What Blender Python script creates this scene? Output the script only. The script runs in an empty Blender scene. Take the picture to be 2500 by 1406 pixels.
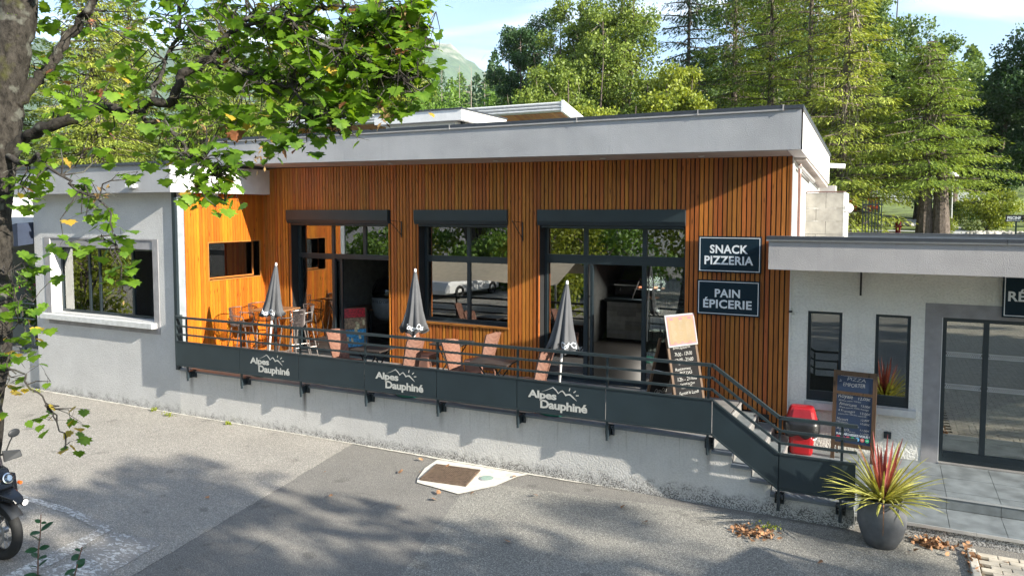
import bpy, math, random
import numpy as np
from mathutils import Vector, Matrix, Euler
R = math.radians
random.seed(7)
rng = np.random.default_rng(11)
scn = bpy.context.scene
COL = scn.collection

# ---------------------------------------------------------------- camera
cd = bpy.data.cameras.new('camera'); cam = bpy.data.objects.new('camera', cd); COL.objects.link(cam)
cam.location = (0, -12.5, 4.0)
cam.rotation_euler = (R(90 - 3.54), 0, R(26.51))
cd.sensor_width = 36; cd.lens = 26.481; cd.shift_y = -0.02898; cd.clip_start = .05; cd.clip_end = 6000
scn.camera = cam
# ---------------------------------------------------------------- world, sun, exposure
SUN_DIR = Vector((-1, .17, -.45)).normalized()
SUN_EL = math.asin(-SUN_DIR.z); SUN_AZ = math.atan2(1, -.19)
w = bpy.data.worlds.new('World'); scn.world = w; w.use_nodes = True
nt = w.node_tree; nt.nodes.clear()
out = nt.nodes.new('ShaderNodeOutputWorld'); bg = nt.nodes.new('ShaderNodeBackground'); bg.inputs['Strength'].default_value = .098
sky = nt.nodes.new('ShaderNodeTexSky'); sky.sky_type = 'NISHITA'; sky.sun_disc = False
sky.sun_elevation = SUN_EL; sky.sun_rotation = SUN_AZ; sky.altitude = 900; sky.air_density = 1.1; sky.dust_density = .6; sky.ozone_density = 2.0
tc = nt.nodes.new('ShaderNodeTexCoord')
mp = nt.nodes.new('ShaderNodeMapping'); mp.inputs['Rotation'].default_value = (R(12), R(28), R(20)); mp.inputs['Scale'].default_value = (1.1, 2.2, 9.0)
nz = nt.nodes.new('ShaderNodeTexNoise'); nz.inputs['Scale'].default_value = 1.3; nz.inputs['Detail'].default_value = 6; nz.inputs['Roughness'].default_value = .5; nz.inputs['Distortion'].default_value = .6
rp = nt.nodes.new('ShaderNodeValToRGB'); rp.color_ramp.elements[0].position = .50; rp.color_ramp.elements[1].position = .73
mx = nt.nodes.new('ShaderNodeMix'); mx.data_type = 'RGBA'; mx.inputs[7].default_value = (7.5, 7.9, 8.2, 1)
nt.links.new(tc.outputs['Generated'], mp.inputs[0]); nt.links.new(mp.outputs[0], nz.inputs['Vector'])
nt.links.new(nz.outputs['Fac'], rp.inputs[0]); nt.links.new(rp.outputs[0], mx.inputs[0]); nt.links.new(sky.outputs[0], mx.inputs[6])
nt.links.new(mx.outputs[2], bg.inputs['Color']); nt.links.new(bg.outputs[0], out.inputs['Surface'])
sd = bpy.data.lights.new('sun', 'SUN'); sd.energy = 5.0; sd.angle = R(.5); sd.color = (1, .93, .80)
sun = bpy.data.objects.new('sun', sd); COL.objects.link(sun); sun.rotation_euler = SUN_DIR.to_track_quat('-Z', 'Y').to_euler(); sun.location = (20, -5, 15)
vs = scn.view_settings; scn.display_settings.display_device = 'sRGB'
vs.view_transform = 'Standard'; vs.look = 'None'; vs.exposure = 1.55; vs.gamma = 1; vs.use_curve_mapping = False
scn.render.engine = 'CYCLES'
cy = scn.cycles; cy.max_bounces = 8; cy.transparent_max_bounces = 16; cy.sample_clamp_indirect = 6; cy.caustics_reflective = False; cy.caustics_refractive = False

# ---------------------------------------------------------------- materials
def srgb(r, g, b):
    f = lambda c: ((c / 255 + .055) / 1.055) ** 2.4 if c > 10 else c / 255 / 12.92
    return (f(r), f(g), f(b), 1)

class NT:
    def __init__(s, name):
        s.m = bpy.data.materials.new(name); s.m.use_nodes = True; s.t = s.m.node_tree; s.t.nodes.clear()
        s.o = s.n('ShaderNodeOutputMaterial')
    def n(s, k, **kw):
        x = s.t.nodes.new(k)
        for a, b in kw.items(): setattr(x, a, b)
        return x
    def l(s, a, b): s.t.links.new(a, b)
    def pos(s, scale=(1, 1, 1), obj=False):
        if obj: src = s.n('ShaderNodeTexCoord').outputs['Object']
        else: src = s.n('ShaderNodeNewGeometry').outputs['Position']
        m = s.n('ShaderNodeMapping'); m.inputs['Scale'].default_value = scale; s.l(src, m.inputs[0]); return m.outputs[0]
    def noise(s, vec, scale, detail=4, rough=.5, dist=0):
        x = s.n('ShaderNodeTexNoise'); x.inputs['Scale'].default_value = scale; x.inputs['Detail'].default_value = detail
        x.inputs['Roughness'].default_value = rough; x.inputs['Distortion'].default_value = dist; s.l(vec, x.inputs['Vector']); return x.outputs['Fac']
    def ramp(s, fac, *els):
        x = s.n('ShaderNodeValToRGB'); cr = x.color_ramp
        while len(cr.elements) < len(els): cr.elements.new(.5)
        for e, (p, c) in zip(cr.elements, els):
            e.position = p; e.color = c if isinstance(c, tuple) else (c, c, c, 1)
        s.l(fac, x.inputs[0]); return x.outputs[0]
    def mix(s, fac, a, b, mode='MIX'):
        x = s.n('ShaderNodeMix', data_type='RGBA', blend_type=mode)
        for i, v in ((0, fac), (6, a), (7, b)):
            if hasattr(v, 'links'): s.l(v, x.inputs[i])
            else: x.inputs[i].default_value = v
        return x.outputs[2]
    def math(s, op, a, b=0.0, c=0.0):
        x = s.n('ShaderNodeMath', operation=op)
        for i, v in enumerate((a, b, c)):
            if hasattr(v, 'links'): s.l(v, x.inputs[i])
            else: x.inputs[i].default_value = v
        return x.outputs[0]
    def rnd(s): return s.n('ShaderNodeObjectInfo').outputs['Random']
    def bsdf(s, color, rough=.6, metal=0, bump=None, bstr=.3, bdist=.01, spec=.5):
        p = s.n('ShaderNodeBsdfPrincipled')
        for k, v in (('Base Color', color), ('Roughness', rough), ('Metallic', metal)):
            if hasattr(v, 'links'): s.l(v, p.inputs[k])
            else: p.inputs[k].default_value = v
        p.inputs['Specular IOR Level'].default_value = spec
        if bump is not None:
            b = s.n('ShaderNodeBump'); b.inputs['Strength'].default_value = bstr; b.inputs['Distance'].default_value = bdist
            s.l(bump, b.inputs['Height']); s.l(b.outputs[0], p.inputs['Normal'])
        s.l(p.outputs[0], s.o.inputs['Surface']); s.p = p
        return s

def c4(c): return (c[0], c[1], c[2], 1)
def dk(c, k): return (c[0] * k, c[1] * k, c[2] * k, 1)

def simple(name, col, rough=.5, metal=0, var=.15, vs_=6, bump=0, bsc=80, spec=.5):
    t = NT(name); v = t.noise(t.pos(), vs_, 4)
    c = t.ramp(v, (.3, dk(col, 1 - var)), (.7, dk(col, 1 + var)))
    bp = t.noise(t.pos(), bsc, 3) if bump else None
    t.bsdf(c, rough, metal, bp, bump, .004, spec=spec); return t.m

def render_wall(name, col, sc=55, stain=True, bd=.012, bstr=.9, brackets=False):
    t = NT(name); p = t.pos()
    n1 = t.noise(p, sc, 3, .55); v = t.noise(p, 1.3, 5, .6)
    c = t.ramp(v, (.3, dk(col, .9)), (.7, dk(col, 1.06)))
    c = t.mix(t.ramp(n1, (.35, .25), (.6, 0.)), c, dk(col, .6))
    if stain:
        sp = t.n('ShaderNodeSeparateXYZ'); t.l(p, sp.inputs[0])
        # grime climbing from the ground in broken patches
        gn = t.noise(t.pos((3, 3, 3)), 2.2, 5, .65)
        gn = t.math('ADD', gn, t.math('MULTIPLY', t.math('ADD', sp.outputs['X'], 9.0), .022 if brackets else .0))
        g = t.math('SUBTRACT', t.math('MULTIPLY', gn, 1.05), t.math('MULTIPLY', sp.outputs['Z'], 1.9))
        fine = t.noise(p, 70, 2)
        g = t.math('MULTIPLY', t.ramp(g, (.20, 0.), (.50, 1.)), t.ramp(fine, (.42, .1), (.58, 1.)))
        c = t.mix(t.math('MULTIPLY', g, .8), c, (.035, .032, .03, 1))
        if brackets:
            fx = t.math('FRACT', t.math('DIVIDE', t.math('ADD', sp.outputs['X'], 12.09 + .7135), 1.427))
            a = t.math('ABSOLUTE', t.math('SUBTRACT', fx, .5))
            st = t.ramp(t.math('ADD', a, t.math('MULTIPLY', t.noise(t.pos((14, 1, 1.2)), 1.5, 3), .05)), (.035, 1.), (.075, 0.))
            zf = t.ramp(t.math('MULTIPLY', t.math('ADD', sp.outputs['Z'], t.math('MULTIPLY', t.noise(t.pos((1.1, 1, .2)), 1.7, 2), .9)), .6), (.5, 0.), (.8, 1.))
            st = t.math('MULTIPLY', t.math('MULTIPLY', t.math('MULTIPLY', st, zf), .95), t.ramp(t.noise(t.pos((.6, .6, 0)), 1.0, 2), (.38, .35), (.55, 1.)))
            c = t.mix(st, c, (.07, .055, .045, 1))
            dr = t.ramp(t.noise(t.pos((9, 1, .5)), 2.6, 4), (.56, 0.), (.72, .45))
            c = t.mix(t.math('MULTIPLY', dr, t.ramp(sp.outputs['Z'], (.3, 0.), (.9, 1.))), c, (.16, .14, .12, 1))
    else:
        sk = t.ramp(t.noise(t.pos((7, 7, .35)), 2.2, 5, .6), (.55, 0.), (.85, .2)); c = t.mix(sk, c, dk(col, .45))
        c = t.mix(t.ramp(t.noise(t.pos((1, 1, 2)), .9, 3), (.45, 0.), (.7, .2)), c, dk(col, .6))
        n1 = t.math('ADD', n1, t.math('MULTIPLY', t.noise(p, 1.6, 2), 2.5))
    t.bsdf(c, .9, 0, n1, bstr, bd, spec=.2); return t.m

def wood(name, col, axis='z', dark=.55, randv=True, rough=.5):
    t = NT(name); s = {'z': (14, 14, .9), 'x': (.9, 14, 14), 'y': (14, .9, 14)}[axis]
    p = t.pos(s); g = t.noise(p, 3.2, 6, .65, .4)
    c = t.ramp(g, (.25, dk(col, dark)), (.5, c4(col)), (.78, dk(col, 1.25)))
    k = t.n('ShaderNodeTexVoronoi'); k.inputs['Scale'].default_value = 1.0
    t.l(t.pos({'z': (11, 11, 2.6), 'x': (2.6, 11, 11), 'y': (11, 2.6, 11)}[axis]), k.inputs['Vector'])
    c = t.mix(t.ramp(k.outputs['Distance'], (.06, .85), (.17, 0.)), c, dk(col, .22))
    if randv:
        h = t.n('ShaderNodeHueSaturation'); r = t.rnd()
        t.l(t.math('ADD', t.math('MULTIPLY', r, .38), .78), h.inputs['Value'])
        t.l(t.math('ADD', t.math('MULTIPLY', t.math('FRACT', t.math('MULTIPLY', r, 7.3)), .022), .489), h.inputs['Hue'])
        t.l(c, h.inputs['Color']); c = h.outputs[0]
    wz = t.noise(t.pos((2, 2, .7)), 1.1, 4)
    c = t.mix(t.ramp(wz, (.45, 0.), (.75, .35)), c, dk((col[0], col[1] * .8, col[2] * .8), .5))
    t.bsdf(c, rough, 0, g, .25, .003, spec=.35); return t.m

def leafmat(name, a, b, trans=.35, nsc=2.5, rough=.5, third=None, tamt=.62):
    t = NT(name); p = t.pos(); n1 = t.noise(p, nsc, 4, .7); n2 = t.noise(p, nsc * 9, 1)
    f = t.math('ADD', t.math('MULTIPLY', n1, .65), t.math('MULTIPLY', n2, .35))
    c = t.ramp(f, (.36, c4(a)), (.62, c4(b)))
    if third: c = t.mix(t.ramp(t.noise(p, nsc * 1.7 + 3, 2), (tamt, 0.), (tamt + .04, 1.)), c, c4(third))
    pr = t.n('ShaderNodeBsdfPrincipled'); pr.inputs['Roughness'].default_value = rough; pr.inputs['Specular IOR Level'].default_value = .35
    tr = t.n('ShaderNodeBsdfTranslucent'); ms = t.n('ShaderNodeMixShader'); ms.inputs[0].default_value = trans
    tcx = t.mix(1.0, c, (1.25, 1.15, .55, 1), 'MULTIPLY')
    t.l(c, pr.inputs['Base Color']); t.l(tcx, tr.inputs['Color']); t.l(pr.outputs[0], ms.inputs[1]); t.l(tr.outputs[0], ms.inputs[2]); t.l(ms.outputs[0], t.o.inputs['Surface'])
    return t.m

def glassmat(name, ior=1.9, tint=(.72, .78, .76), rough=.0, wob=.0):
    t = NT(name); fr = t.n('ShaderNodeFresnel'); fr.inputs['IOR'].default_value = ior
    gl = t.n('ShaderNodeBsdfGlossy'); gl.inputs['Roughness'].default_value = rough; gl.inputs['Color'].default_value = (.95, .97, .97, 1)
    tr = t.n('ShaderNodeBsdfTransparent'); tr.inputs['Color'].default_value = c4(tint)
    if wob:
        b = t.n('ShaderNodeBump'); b.inputs['Strength'].default_value = wob; b.inputs['Distance'].default_value = .02
        t.l(t.noise(t.pos(), 1.1, 2), b.inputs['Height']); t.l(b.outputs[0], gl.inputs['Normal']); 
    ms = t.n('ShaderNodeMixShader'); t.l(fr.outputs[0], ms.inputs[0]); t.l(tr.outputs[0], ms.inputs[1]); t.l(gl.outputs[0], ms.inputs[2]); t.l(ms.outputs[0], t.o.inputs['Surface'])
    return t.m

def asphalt(name, base, speck, sc=170):
    t = NT(name); p = t.pos(); a = t.noise(p, sc, 2, .6); b = t.noise(p, 1.1, 6, .62); d = t.noise(p, 38, 3)
    c = t.ramp(a, (.32, dk(base, .45)), (.5, c4(base)), (.68, c4(speck)))
    c = t.mix(t.ramp(b, (.35, .4), (.6, 0.)), c, dk(base, .62))
    c = t.mix(t.ramp(t.noise(p, .45, 4), (.45, 0.), (.7, .35)), c, dk(speck, .8))
    c = t.mix(t.ramp(t.noise(p, 13, 7, .75), (.40, .35), (.56, 0.)), c, dk(base, .5)); c = t.mix(t.ramp(t.noise(p, 31, 3, .8), (.60, 0.), (.70, .45)), c, dk(speck, 1.15))
    c = t.mix(t.ramp(t.noise(p, 2.3, 2, .4), (.66, 0.), (.72, .5)), c, dk(base, .35))
    cr = t.n('ShaderNodeTexVoronoi', feature='DISTANCE_TO_EDGE'); cr.inputs['Scale'].default_value = .55
    wp = t.n('ShaderNodeMix', data_type='VECTOR'); wp.inputs[0].default_value = .10
    nn = t.n('ShaderNodeTexNoise'); nn.inputs['Scale'].default_value = 2.5; t.l(p, nn.inputs['Vector'])
    t.l(p, wp.inputs[4]); t.l(nn.outputs['Color'], wp.inputs[5]); t.l(wp.outputs[1], cr.inputs['Vector'])
    c = t.mix(t.math('MULTIPLY', t.ramp(cr.outputs['Distance'], (.0, .45), (.0025, 0.)), t.ramp(t.noise(p, .8, 2), (.58, 0.), (.64, 1.))), c, (.03, .03, .03, 1))
    ag = t.noise(p, 62, 2, .9); c = t.mix(t.ramp(ag, (.40, .55), (.50, 0.)), c, dk(base, .35)); c = t.mix(t.ramp(ag, (.56, 0.), (.66, .6)), c, dk(speck, 1.25))
    h = t.math('ADD', ag, t.math('MULTIPLY', d, .6)); t.bsdf(c, .92, 0, h, 1.0, .012, spec=.25); return t.m

M = {}
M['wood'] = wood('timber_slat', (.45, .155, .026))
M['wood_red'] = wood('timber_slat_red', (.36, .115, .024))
M['wood_return'] = wood('timber_board', (.47, .135, .008))
M['woodx'] = wood('timber_trim', (.40, .15, .03), 'x')
M['woody'] = wood('timber_soffit', (.50, .20, .045), 'y')
M['membrane'] = simple('black_membrane', (.008, .008, .009), .9)
M['wall'] = render_wall('grey_roughcast', (.53, .53, .53), 42, True, .013, .75)
M['terrace_wall'] = render_wall('terrace_roughcast', (.60, .59, .575), 42, True, .012, .7, brackets=True)
M['fascia'] = render_wall('grey_render', (.40, .405, .42), 75, False, .008, .8)
M['fascia_warm'] = render_wall('warm_grey_render', (.42, .405, .405), 75, False, .008, .8)
M['surround'] = simple('smooth_grey_render', (.27, .265, .275), .85, bump=.2, bsc=120)
M['white_render'] = render_wall('white_roughcast', (.78, .775, .73), 30, False, .022, 1.0)
M['white'] = simple('white_paint', (.72, .72, .71), .6, var=.06)
M['sill'] = simple('pale_concrete_sill', (.55, .56, .56), .7, var=.12, vs_=9)
M['cap'] = simple('dark_metal_cap', (.055, .062, .075), .45, .3, .1)
M['trim'] = simple('pale_metal_trim', (.42, .40, .39), .45, .2, .1)
M['soffit'] = simple('concrete_soffit', (.40, .35, .32), .9, var=.12, vs_=3)
M['frame'] = simple('anthracite_frame', (.022, .034, .042), .38, .2, .1)
M['panel'] = simple('anthracite_panel', (.024, .038, .046), .42, .1, .12, 2.5)
M['rail'] = simple('anthracite_rail', (.045, .062, .070), .38, .45, .1)
M['steel'] = simple('steel', (.45, .46, .47), .3, .9, .1)
M['sign'] = simple('navy_sign', (.004, .018, .030), .6, 0, .05, spec=.2)
M['letter'] = simple('pale_lettering', (.68, .72, .76), .6, 0, .03)
M['logo'] = simple('lit_cutout_logo', (.50, .50, .47), .6, 0, .1)  # pale tone stands in for the lit floor seen through cut letters
M['chalk'] = simple('chalk', (.40, .40, .385), .9, 0, .2, 60)
M['slate'] = simple('blackboard', (.009, .009, .010), .8, 0, .3, 4, spec=.15)
M['slate_blue'] = simple('blue_blackboard', (.016, .034, .075), .55, 0, .2, 4)
M['board_wood'] = wood('dark_board_wood', (.10, .060, .035), 'z', .6, False)
M['concrete_tile'] = simple('grey_tile', (.17, .19, .20), .45, 0, .3, 5)
M['tile_terrace'] = simple('terrace_tile', (.20, .195, .19), .6, 0, .2, 4)
M['grout'] = simple('grout', (.20, .19, .18), .9)
M['nosing'] = simple('bluegrey_nosing', (.17, .20, .235), .4, .25, .12)
M['metalstrip'] = simple('aluminium_strip', (.62, .62, .62), .35, .6, .08)
M['concrete'] = simple('concrete', (.46, .44, .39), .9, 0, .2, 7, .5, 60)
M['drain_concrete'] = simple('bright_concrete', (.60, .57, .50), .9, 0, .18, 9, .5, 60)
M['blockwork'] = simple('bare_concrete_block', (.36, .34, .30), .9, 0, .25, 5, .6, 40)
M['rust'] = simple('rusty_grate', (.17, .12, .085), .7, .4, .3, 20)
M['black'] = simple('black', (.012, .012, .013), .6)
M['painted_pit_shade'] = simple('painted_pit_shade', (.006, .006, .006), .9)
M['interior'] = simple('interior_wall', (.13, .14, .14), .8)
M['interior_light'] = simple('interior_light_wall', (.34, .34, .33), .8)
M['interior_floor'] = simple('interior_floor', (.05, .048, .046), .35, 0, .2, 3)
M['fabric'] = simple('black_canvas', (.080, .083, .090), .85, 0, .15, 3)
M['pole'] = simple('white_pole', (.78, .78, .78), .4)
M['green_base'] = simple('green_plastic', (.015, .16, .12), .5)
M['stool'] = simple('taupe_mesh', (.10, .082, .078), .5, .2)
M['stoolleg'] = simple('taupe_metal', (.22, .20, .19), .4, .5)
M['table_wood'] = wood('table_top', (.26, .13, .06), 'x', .6, False)
M['table_dark'] = simple('dark_table', (.045, .036, .032), .4, 0, .2)
M['red'] = simple('red_plastic', (.30, .006, .010), .35, 0, .08)
M['bag'] = simple('black_bin_bag', (.010, .010, .011), .38, 0, .2, 10, .9, 14)
M['pot'] = simple('grey_pot', (.10, .105, .115), .55, 0, .18, 12, .25, 25)
M['soil'] = simple('soil', (.03, .02, .012), .95)
M['tyre'] = simple('tyre', (.018, .018, .018), .8, 0, .2, 20, .8, 45)
M['bikeblack'] = simple('black_paint', (.010, .012, .016), .18, .1, .1)
M['bikegrey'] = simple('grey_plastic', (.02, .022, .025), .5)
M['chrome'] = simple('chrome', (.7, .7, .7), .12, 1, .05)
M['smoke'] = glassmat('smoked_screen', 1.5, (.20, .18, .22))
M['lens'] = glassmat('lamp_lens', 1.7, (.85, .88, .9))
M['orange'] = simple('orange_reflector', (.6, .12, .02), .3)
M['glass'] = glassmat('window_glass', 3.0, (.48, .54, .52), 0, .012)
M['glass_clear'] = glassmat('door_glass', 1.75, (.75, .79, .77), 0, .01)
M['bark'] = None
M['awning'] = simple('navy_awning', (.018, .028, .055), .8)
M['tentcloth'] = simple('beige_canvas', (.55, .46, .33), .85, 0, .1)
M['downpipe'] = simple('copper_brown_pipe', (.22, .13, .11), .4, .5)
M['asphalt'] = asphalt('new_asphalt', (.205, .196, .182), (.40, .38, .34))
M['asphalt_old'] = asphalt('old_asphalt', (.34, .32, .288), (.56, .525, .465))
M['kerb'] = simple('kerb_stone', (.45, .42, .36), .9, 0, .15, 9, .5, 50)
M['paver'] = simple('beige_paver', (.48, .43, .35), .9, 0, .2, 8, .5, 60)
M['grass'] = simple('lawn', (.11, .15, .03), .95, 0, .45, 1.2, 1.0, 9)
M['earth'] = simple('dry_earth', (.22, .18, .12), .95, 0, .3, 1.5)
M['pathmat'] = simple('pale_path', (.38, .39, .40), .9, 0, .1)
M['stone'] = simple('pale_stone', (.42, .40, .36), .9, 0, .35, 5)
M['globe'] = simple('lamp_globe', (.75, .76, .78), .25)
M['leaf_red'] = leafmat('red_strap_leaf', (.24, .035, .04), (.42, .14, .13), .25, 12)
M['leaf_var'] = leafmat('variegated_strap_leaf', (.24, .27, .04), (.55, .52, .16), .25, 9)
M['drylit'] = simple('dry_leaf', (.30, .155, .075), .8, 0, .6, 15)
M['maple'] = leafmat('maple_leaf', (.06, .15, .014), (.21, .36, .03), .52, 2.2, .5)
M['maple_yellow'] = leafmat('yellow_maple_leaf', (.42, .36, .03), (.50, .30, .05), .4, 6)
M['maple_brown'] = leafmat('brown_maple_leaf', (.30, .11, .05), (.36, .16, .09), .3, 6)
M['samara'] = simple('winged_seed', (.17, .11, .04), .8, 0, .4, 20)
M['sapling'] = leafmat('sapling_leaf', (.012, .060, .020), (.03, .10, .035), .2, 8)

def barkmat(name, a, b, sc=5, lich=True):
    t = NT(name); p = t.pos((1.3, 1.3, .8)); n = t.noise(p, sc * 3.2, 8, .75, .3); v = t.noise(t.pos(), sc, 4)
    c = t.ramp(n, (.35, c4(a)), (.62, c4(b)))
    if lich: c = t.mix(t.ramp(v, (.56, 0.), (.62, .55)), c, (.17, .175, .15, 1)); c = t.mix(t.ramp(t.noise(t.pos(), sc * .7, 3), (.6, 0.), (.72, .5)), c, (.12, .13, .02, 1))
    t.bsdf(c, .95, 0, n, 1.0, .02, spec=.2); return t.m
M['bark'] = barkmat('maple_bark', (.012, .0105, .009), (.062, .055, .047), 7)
M['bark_dark'] = barkmat('branch_bark', (.022, .019, .017), (.075, .068, .062), 9)
M['bark_far'] = barkmat('far_bark', (.05, .04, .032), (.16, .13, .11), 3, False)
M['deadtwig'] = simple('dead_twig', (.34, .28, .24), .9, 0, .2, 2)
M['f_spruce'] = leafmat('spruce_needles', (.045, .095, .014), (.32, .42, .06), .3, 1.1, .6)
M['f_spruce_l'] = leafmat('pale_spruce_needles', (.09, .15, .022), (.42, .47, .08), .3, .8, .6)
M['f_dark'] = leafmat('dark_foliage', (.018, .055, .016), (.060, .12, .035), .25, 1.2, .5)
M['f_ash'] = leafmat('ash_foliage', (.075, .13, .022), (.24, .31, .05), .35, 1.0, .5)
M['f_poplar'] = leafmat('poplar_foliage', (.03, .08, .016), (.19, .27, .06), .3, 1.5, .35)
M['f_yel'] = leafmat('yellow_green_foliage', (.12, .18, .02), (.33, .37, .045), .35, 1.0, .5)
M['f_bush'] = leafmat('bush_foliage', (.05, .12, .018), (.16, .27, .03), .3, .8, .5)

# ---------------------------------------------------------------- object helpers
def tag(o, label=None, cat=None, group=None, kind=None):
    if label: o['label'] = label
    if cat: o['category'] = cat
    if group: o['group'] = group
    if kind: o['kind'] = kind
    return o
def thing(name, label, cat, loc=(0, 0, 0), rz=0, group=None):
    o = bpy.data.objects.new(name, None); COL.objects.link(o); o.location = loc; o.rotation_euler = (0, 0, rz); o.empty_display_size = .2
    return tag(o, label, cat, group)
def off(parent):
    v = Vector((0, 0, 0)); p = parent
    while p is not None: v += p.location; p = p.parent
    return v
class MB:
    def __init__(s): s.v = []; s.f = []
    def add(s, vs, fs):
        b = len(s.v); s.v += [tuple(x) for x in vs]; s.f += [tuple(i + b for i in f) for f in fs]; return s
    def box(s, x0, x1, y0, y1, z0, z1):
        return s.add([(x0, y0, z0), (x1, y0, z0), (x1, y1, z0), (x0, y1, z0), (x0, y0, z1), (x1, y0, z1), (x1, y1, z1), (x0, y1, z1)],
                     [(3, 2, 1, 0), (4, 5, 6, 7), (0, 1, 5, 4), (1, 2, 6, 5), (2, 3, 7, 6), (3, 0, 4, 7)])
    def obox(s, c, ax, ay, az, hx, hy, hz):
        c = Vector(c); ax, ay, az = Vector(ax).normalized() * hx, Vector(ay).normalized() * hy, Vector(az).normalized() * hz
        vs = [c + ax * i + ay * j + az * k for k in (-1, 1) for (i, j) in ((-1, -1), (1, -1), (1, 1), (-1, 1))]
        return s.add(vs, [(3, 2, 1, 0), (4, 5, 6, 7), (0, 1, 5, 4), (1, 2, 6, 5), (2, 3, 7, 6), (3, 0, 4, 7)])
    def hexa(s, vs): return s.add(vs, [(3, 2, 1, 0), (4, 5, 6, 7), (0, 1, 5, 4), (1, 2, 6, 5), (2, 3, 7, 6), (3, 0, 4, 7)])
    def tube(s, pts, r, n=8, cap=True):
        pts = [Vector(p) for p in pts]; rr = r if isinstance(r, (list, tuple)) else [r] * len(pts)
        vs = []; prev = None
        for i, p in enumerate(pts):
            d = (pts[min(i + 1, len(pts) - 1)] - pts[max(i - 1, 0)])
            if d.length < 1e-9: d = Vector((0, 0, 1))
            d.normalize()
            if prev is None:
                u = d.orthogonal().normalized()
            else:
                u = prev - d * prev.dot(d)
                u = u.normalized() if u.length > 1e-6 else d.orthogonal().normalized()
            prev = u; w_ = d.cross(u)
            for k in range(n):
                a = 2 * math.pi * k / n; vs.append(p + (u * math.cos(a) + w_ * math.sin(a)) * rr[i])
        fs = [(i * n + k, i * n + (k + 1) % n, (i + 1) * n + (k + 1) % n, (i + 1) * n + k) for i in range(len(pts) - 1) for k in range(n)]
        if cap: fs += [tuple(reversed(range(n))), tuple((len(pts) - 1) * n + k for k in range(n))]
        return s.add(vs, fs)
    def lathe(s, prof, n=24, c=(0, 0, 0), mod=None, cap=True, axis='z'):
        vs = []
        for (r, z) in prof:
            for k in range(n):
                a = 2 * math.pi * k / n; q = r * (mod(a, z) if mod else 1)
                p = (q * math.cos(a), q * math.sin(a), z)
                if axis == 'y': p = (p[0], p[2], p[1])
                if axis == 'x': p = (p[2], p[0], p[1])
                vs.append((p[0] + c[0], p[1] + c[1], p[2] + c[2]))
        m = len(prof)
        fs = [(i * n + k, i * n + (k + 1) % n, (i + 1) * n + (k + 1) % n, (i + 1) * n + k) for i in range(m - 1) for k in range(n)]
        if cap: fs += [tuple(reversed(range(n))), tuple((m - 1) * n + k for k in range(n))]
        return s.add(vs, fs)
    def torus(s, c, R_, r, n=32, m=10, axis='y', sq=1):
        vs = []; c = Vector(c)
        for i in range(n):
            a = 2 * math.pi * i / n
            for j in range(m):
                b = 2 * math.pi * j / m; q = R_ + r * math.cos(b); h = r * sq * math.sin(b)
                vs.append(c + (Vector((q * math.cos(a), h, q * math.sin(a))) if axis == 'y' else Vector((q * math.cos(a), q * math.sin(a), h))))
        fs = [(i * m + j, i * m + (j + 1) % m, ((i + 1) % n) * m + (j + 1) % m, ((i + 1) % n) * m + j) for i in range(n) for j in range(m)]
        return s.add(vs, fs)
    def ell(s, c, r, n=16, m=10):
        prof = [(math.sin(math.pi * i / m), -math.cos(math.pi * i / m)) for i in range(m + 1)]
        vs = [(c[0] + r[0] * p * math.cos(2 * math.pi * k / n), c[1] + r[1] * p * math.sin(2 * math.pi * k / n), c[2] + r[2] * z) for p, z in prof for k in range(n)]
        return s.add(vs, [(i * n + k, i * n + (k + 1) % n, (i + 1) * n + (k + 1) % n, (i + 1) * n + k) for i in range(m) for k in range(n)])
    def xform(s, Mx): s.v = [tuple(Mx @ Vector(p)) for p in s.v]; return s
    def mesh(s, name, mat, o=Vector((0, 0, 0)), smooth=False):
        me = bpy.data.meshes.new(name); me.from_pydata([(a - o.x, b - o.y, c - o.z) for a, b, c in s.v], [], s.f)
        me.materials.append(mat)
        if smooth: me.polygons.foreach_set('use_smooth', [True] * len(me.polygons))
        me.update(); return me
    def build(s, name, mat, parent=None, world=False, smooth=False, bevel=0, label=None):
        o = off(parent) if (world and parent) else Vector((0, 0, 0))
        ob = bpy.data.objects.new(name, s.mesh(name, mat, o, smooth)); COL.objects.link(ob); ob.parent = parent
        if bevel:
            b = ob.modifiers.new('bevel', 'BEVEL'); b.width = bevel; b.segments = 2; b.limit_method = 'ANGLE'
        if label: ob['label'] = label
        return ob
def B(name, x0, x1, y0, y1, z0, z1, mat, parent=None, bevel=0, world=True): return MB().box(x0, x1, y0, y1, z0, z1).build(name, mat, parent, world, bevel=bevel)
def struct(o): o['kind'] = 'structure'; return o
def copy_tree(o, parent=None):
    c = o.copy(); COL.objects.link(c); c.parent = parent
    for ch in [x for x in o.children]: copy_tree(ch, c)
    return c

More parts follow.
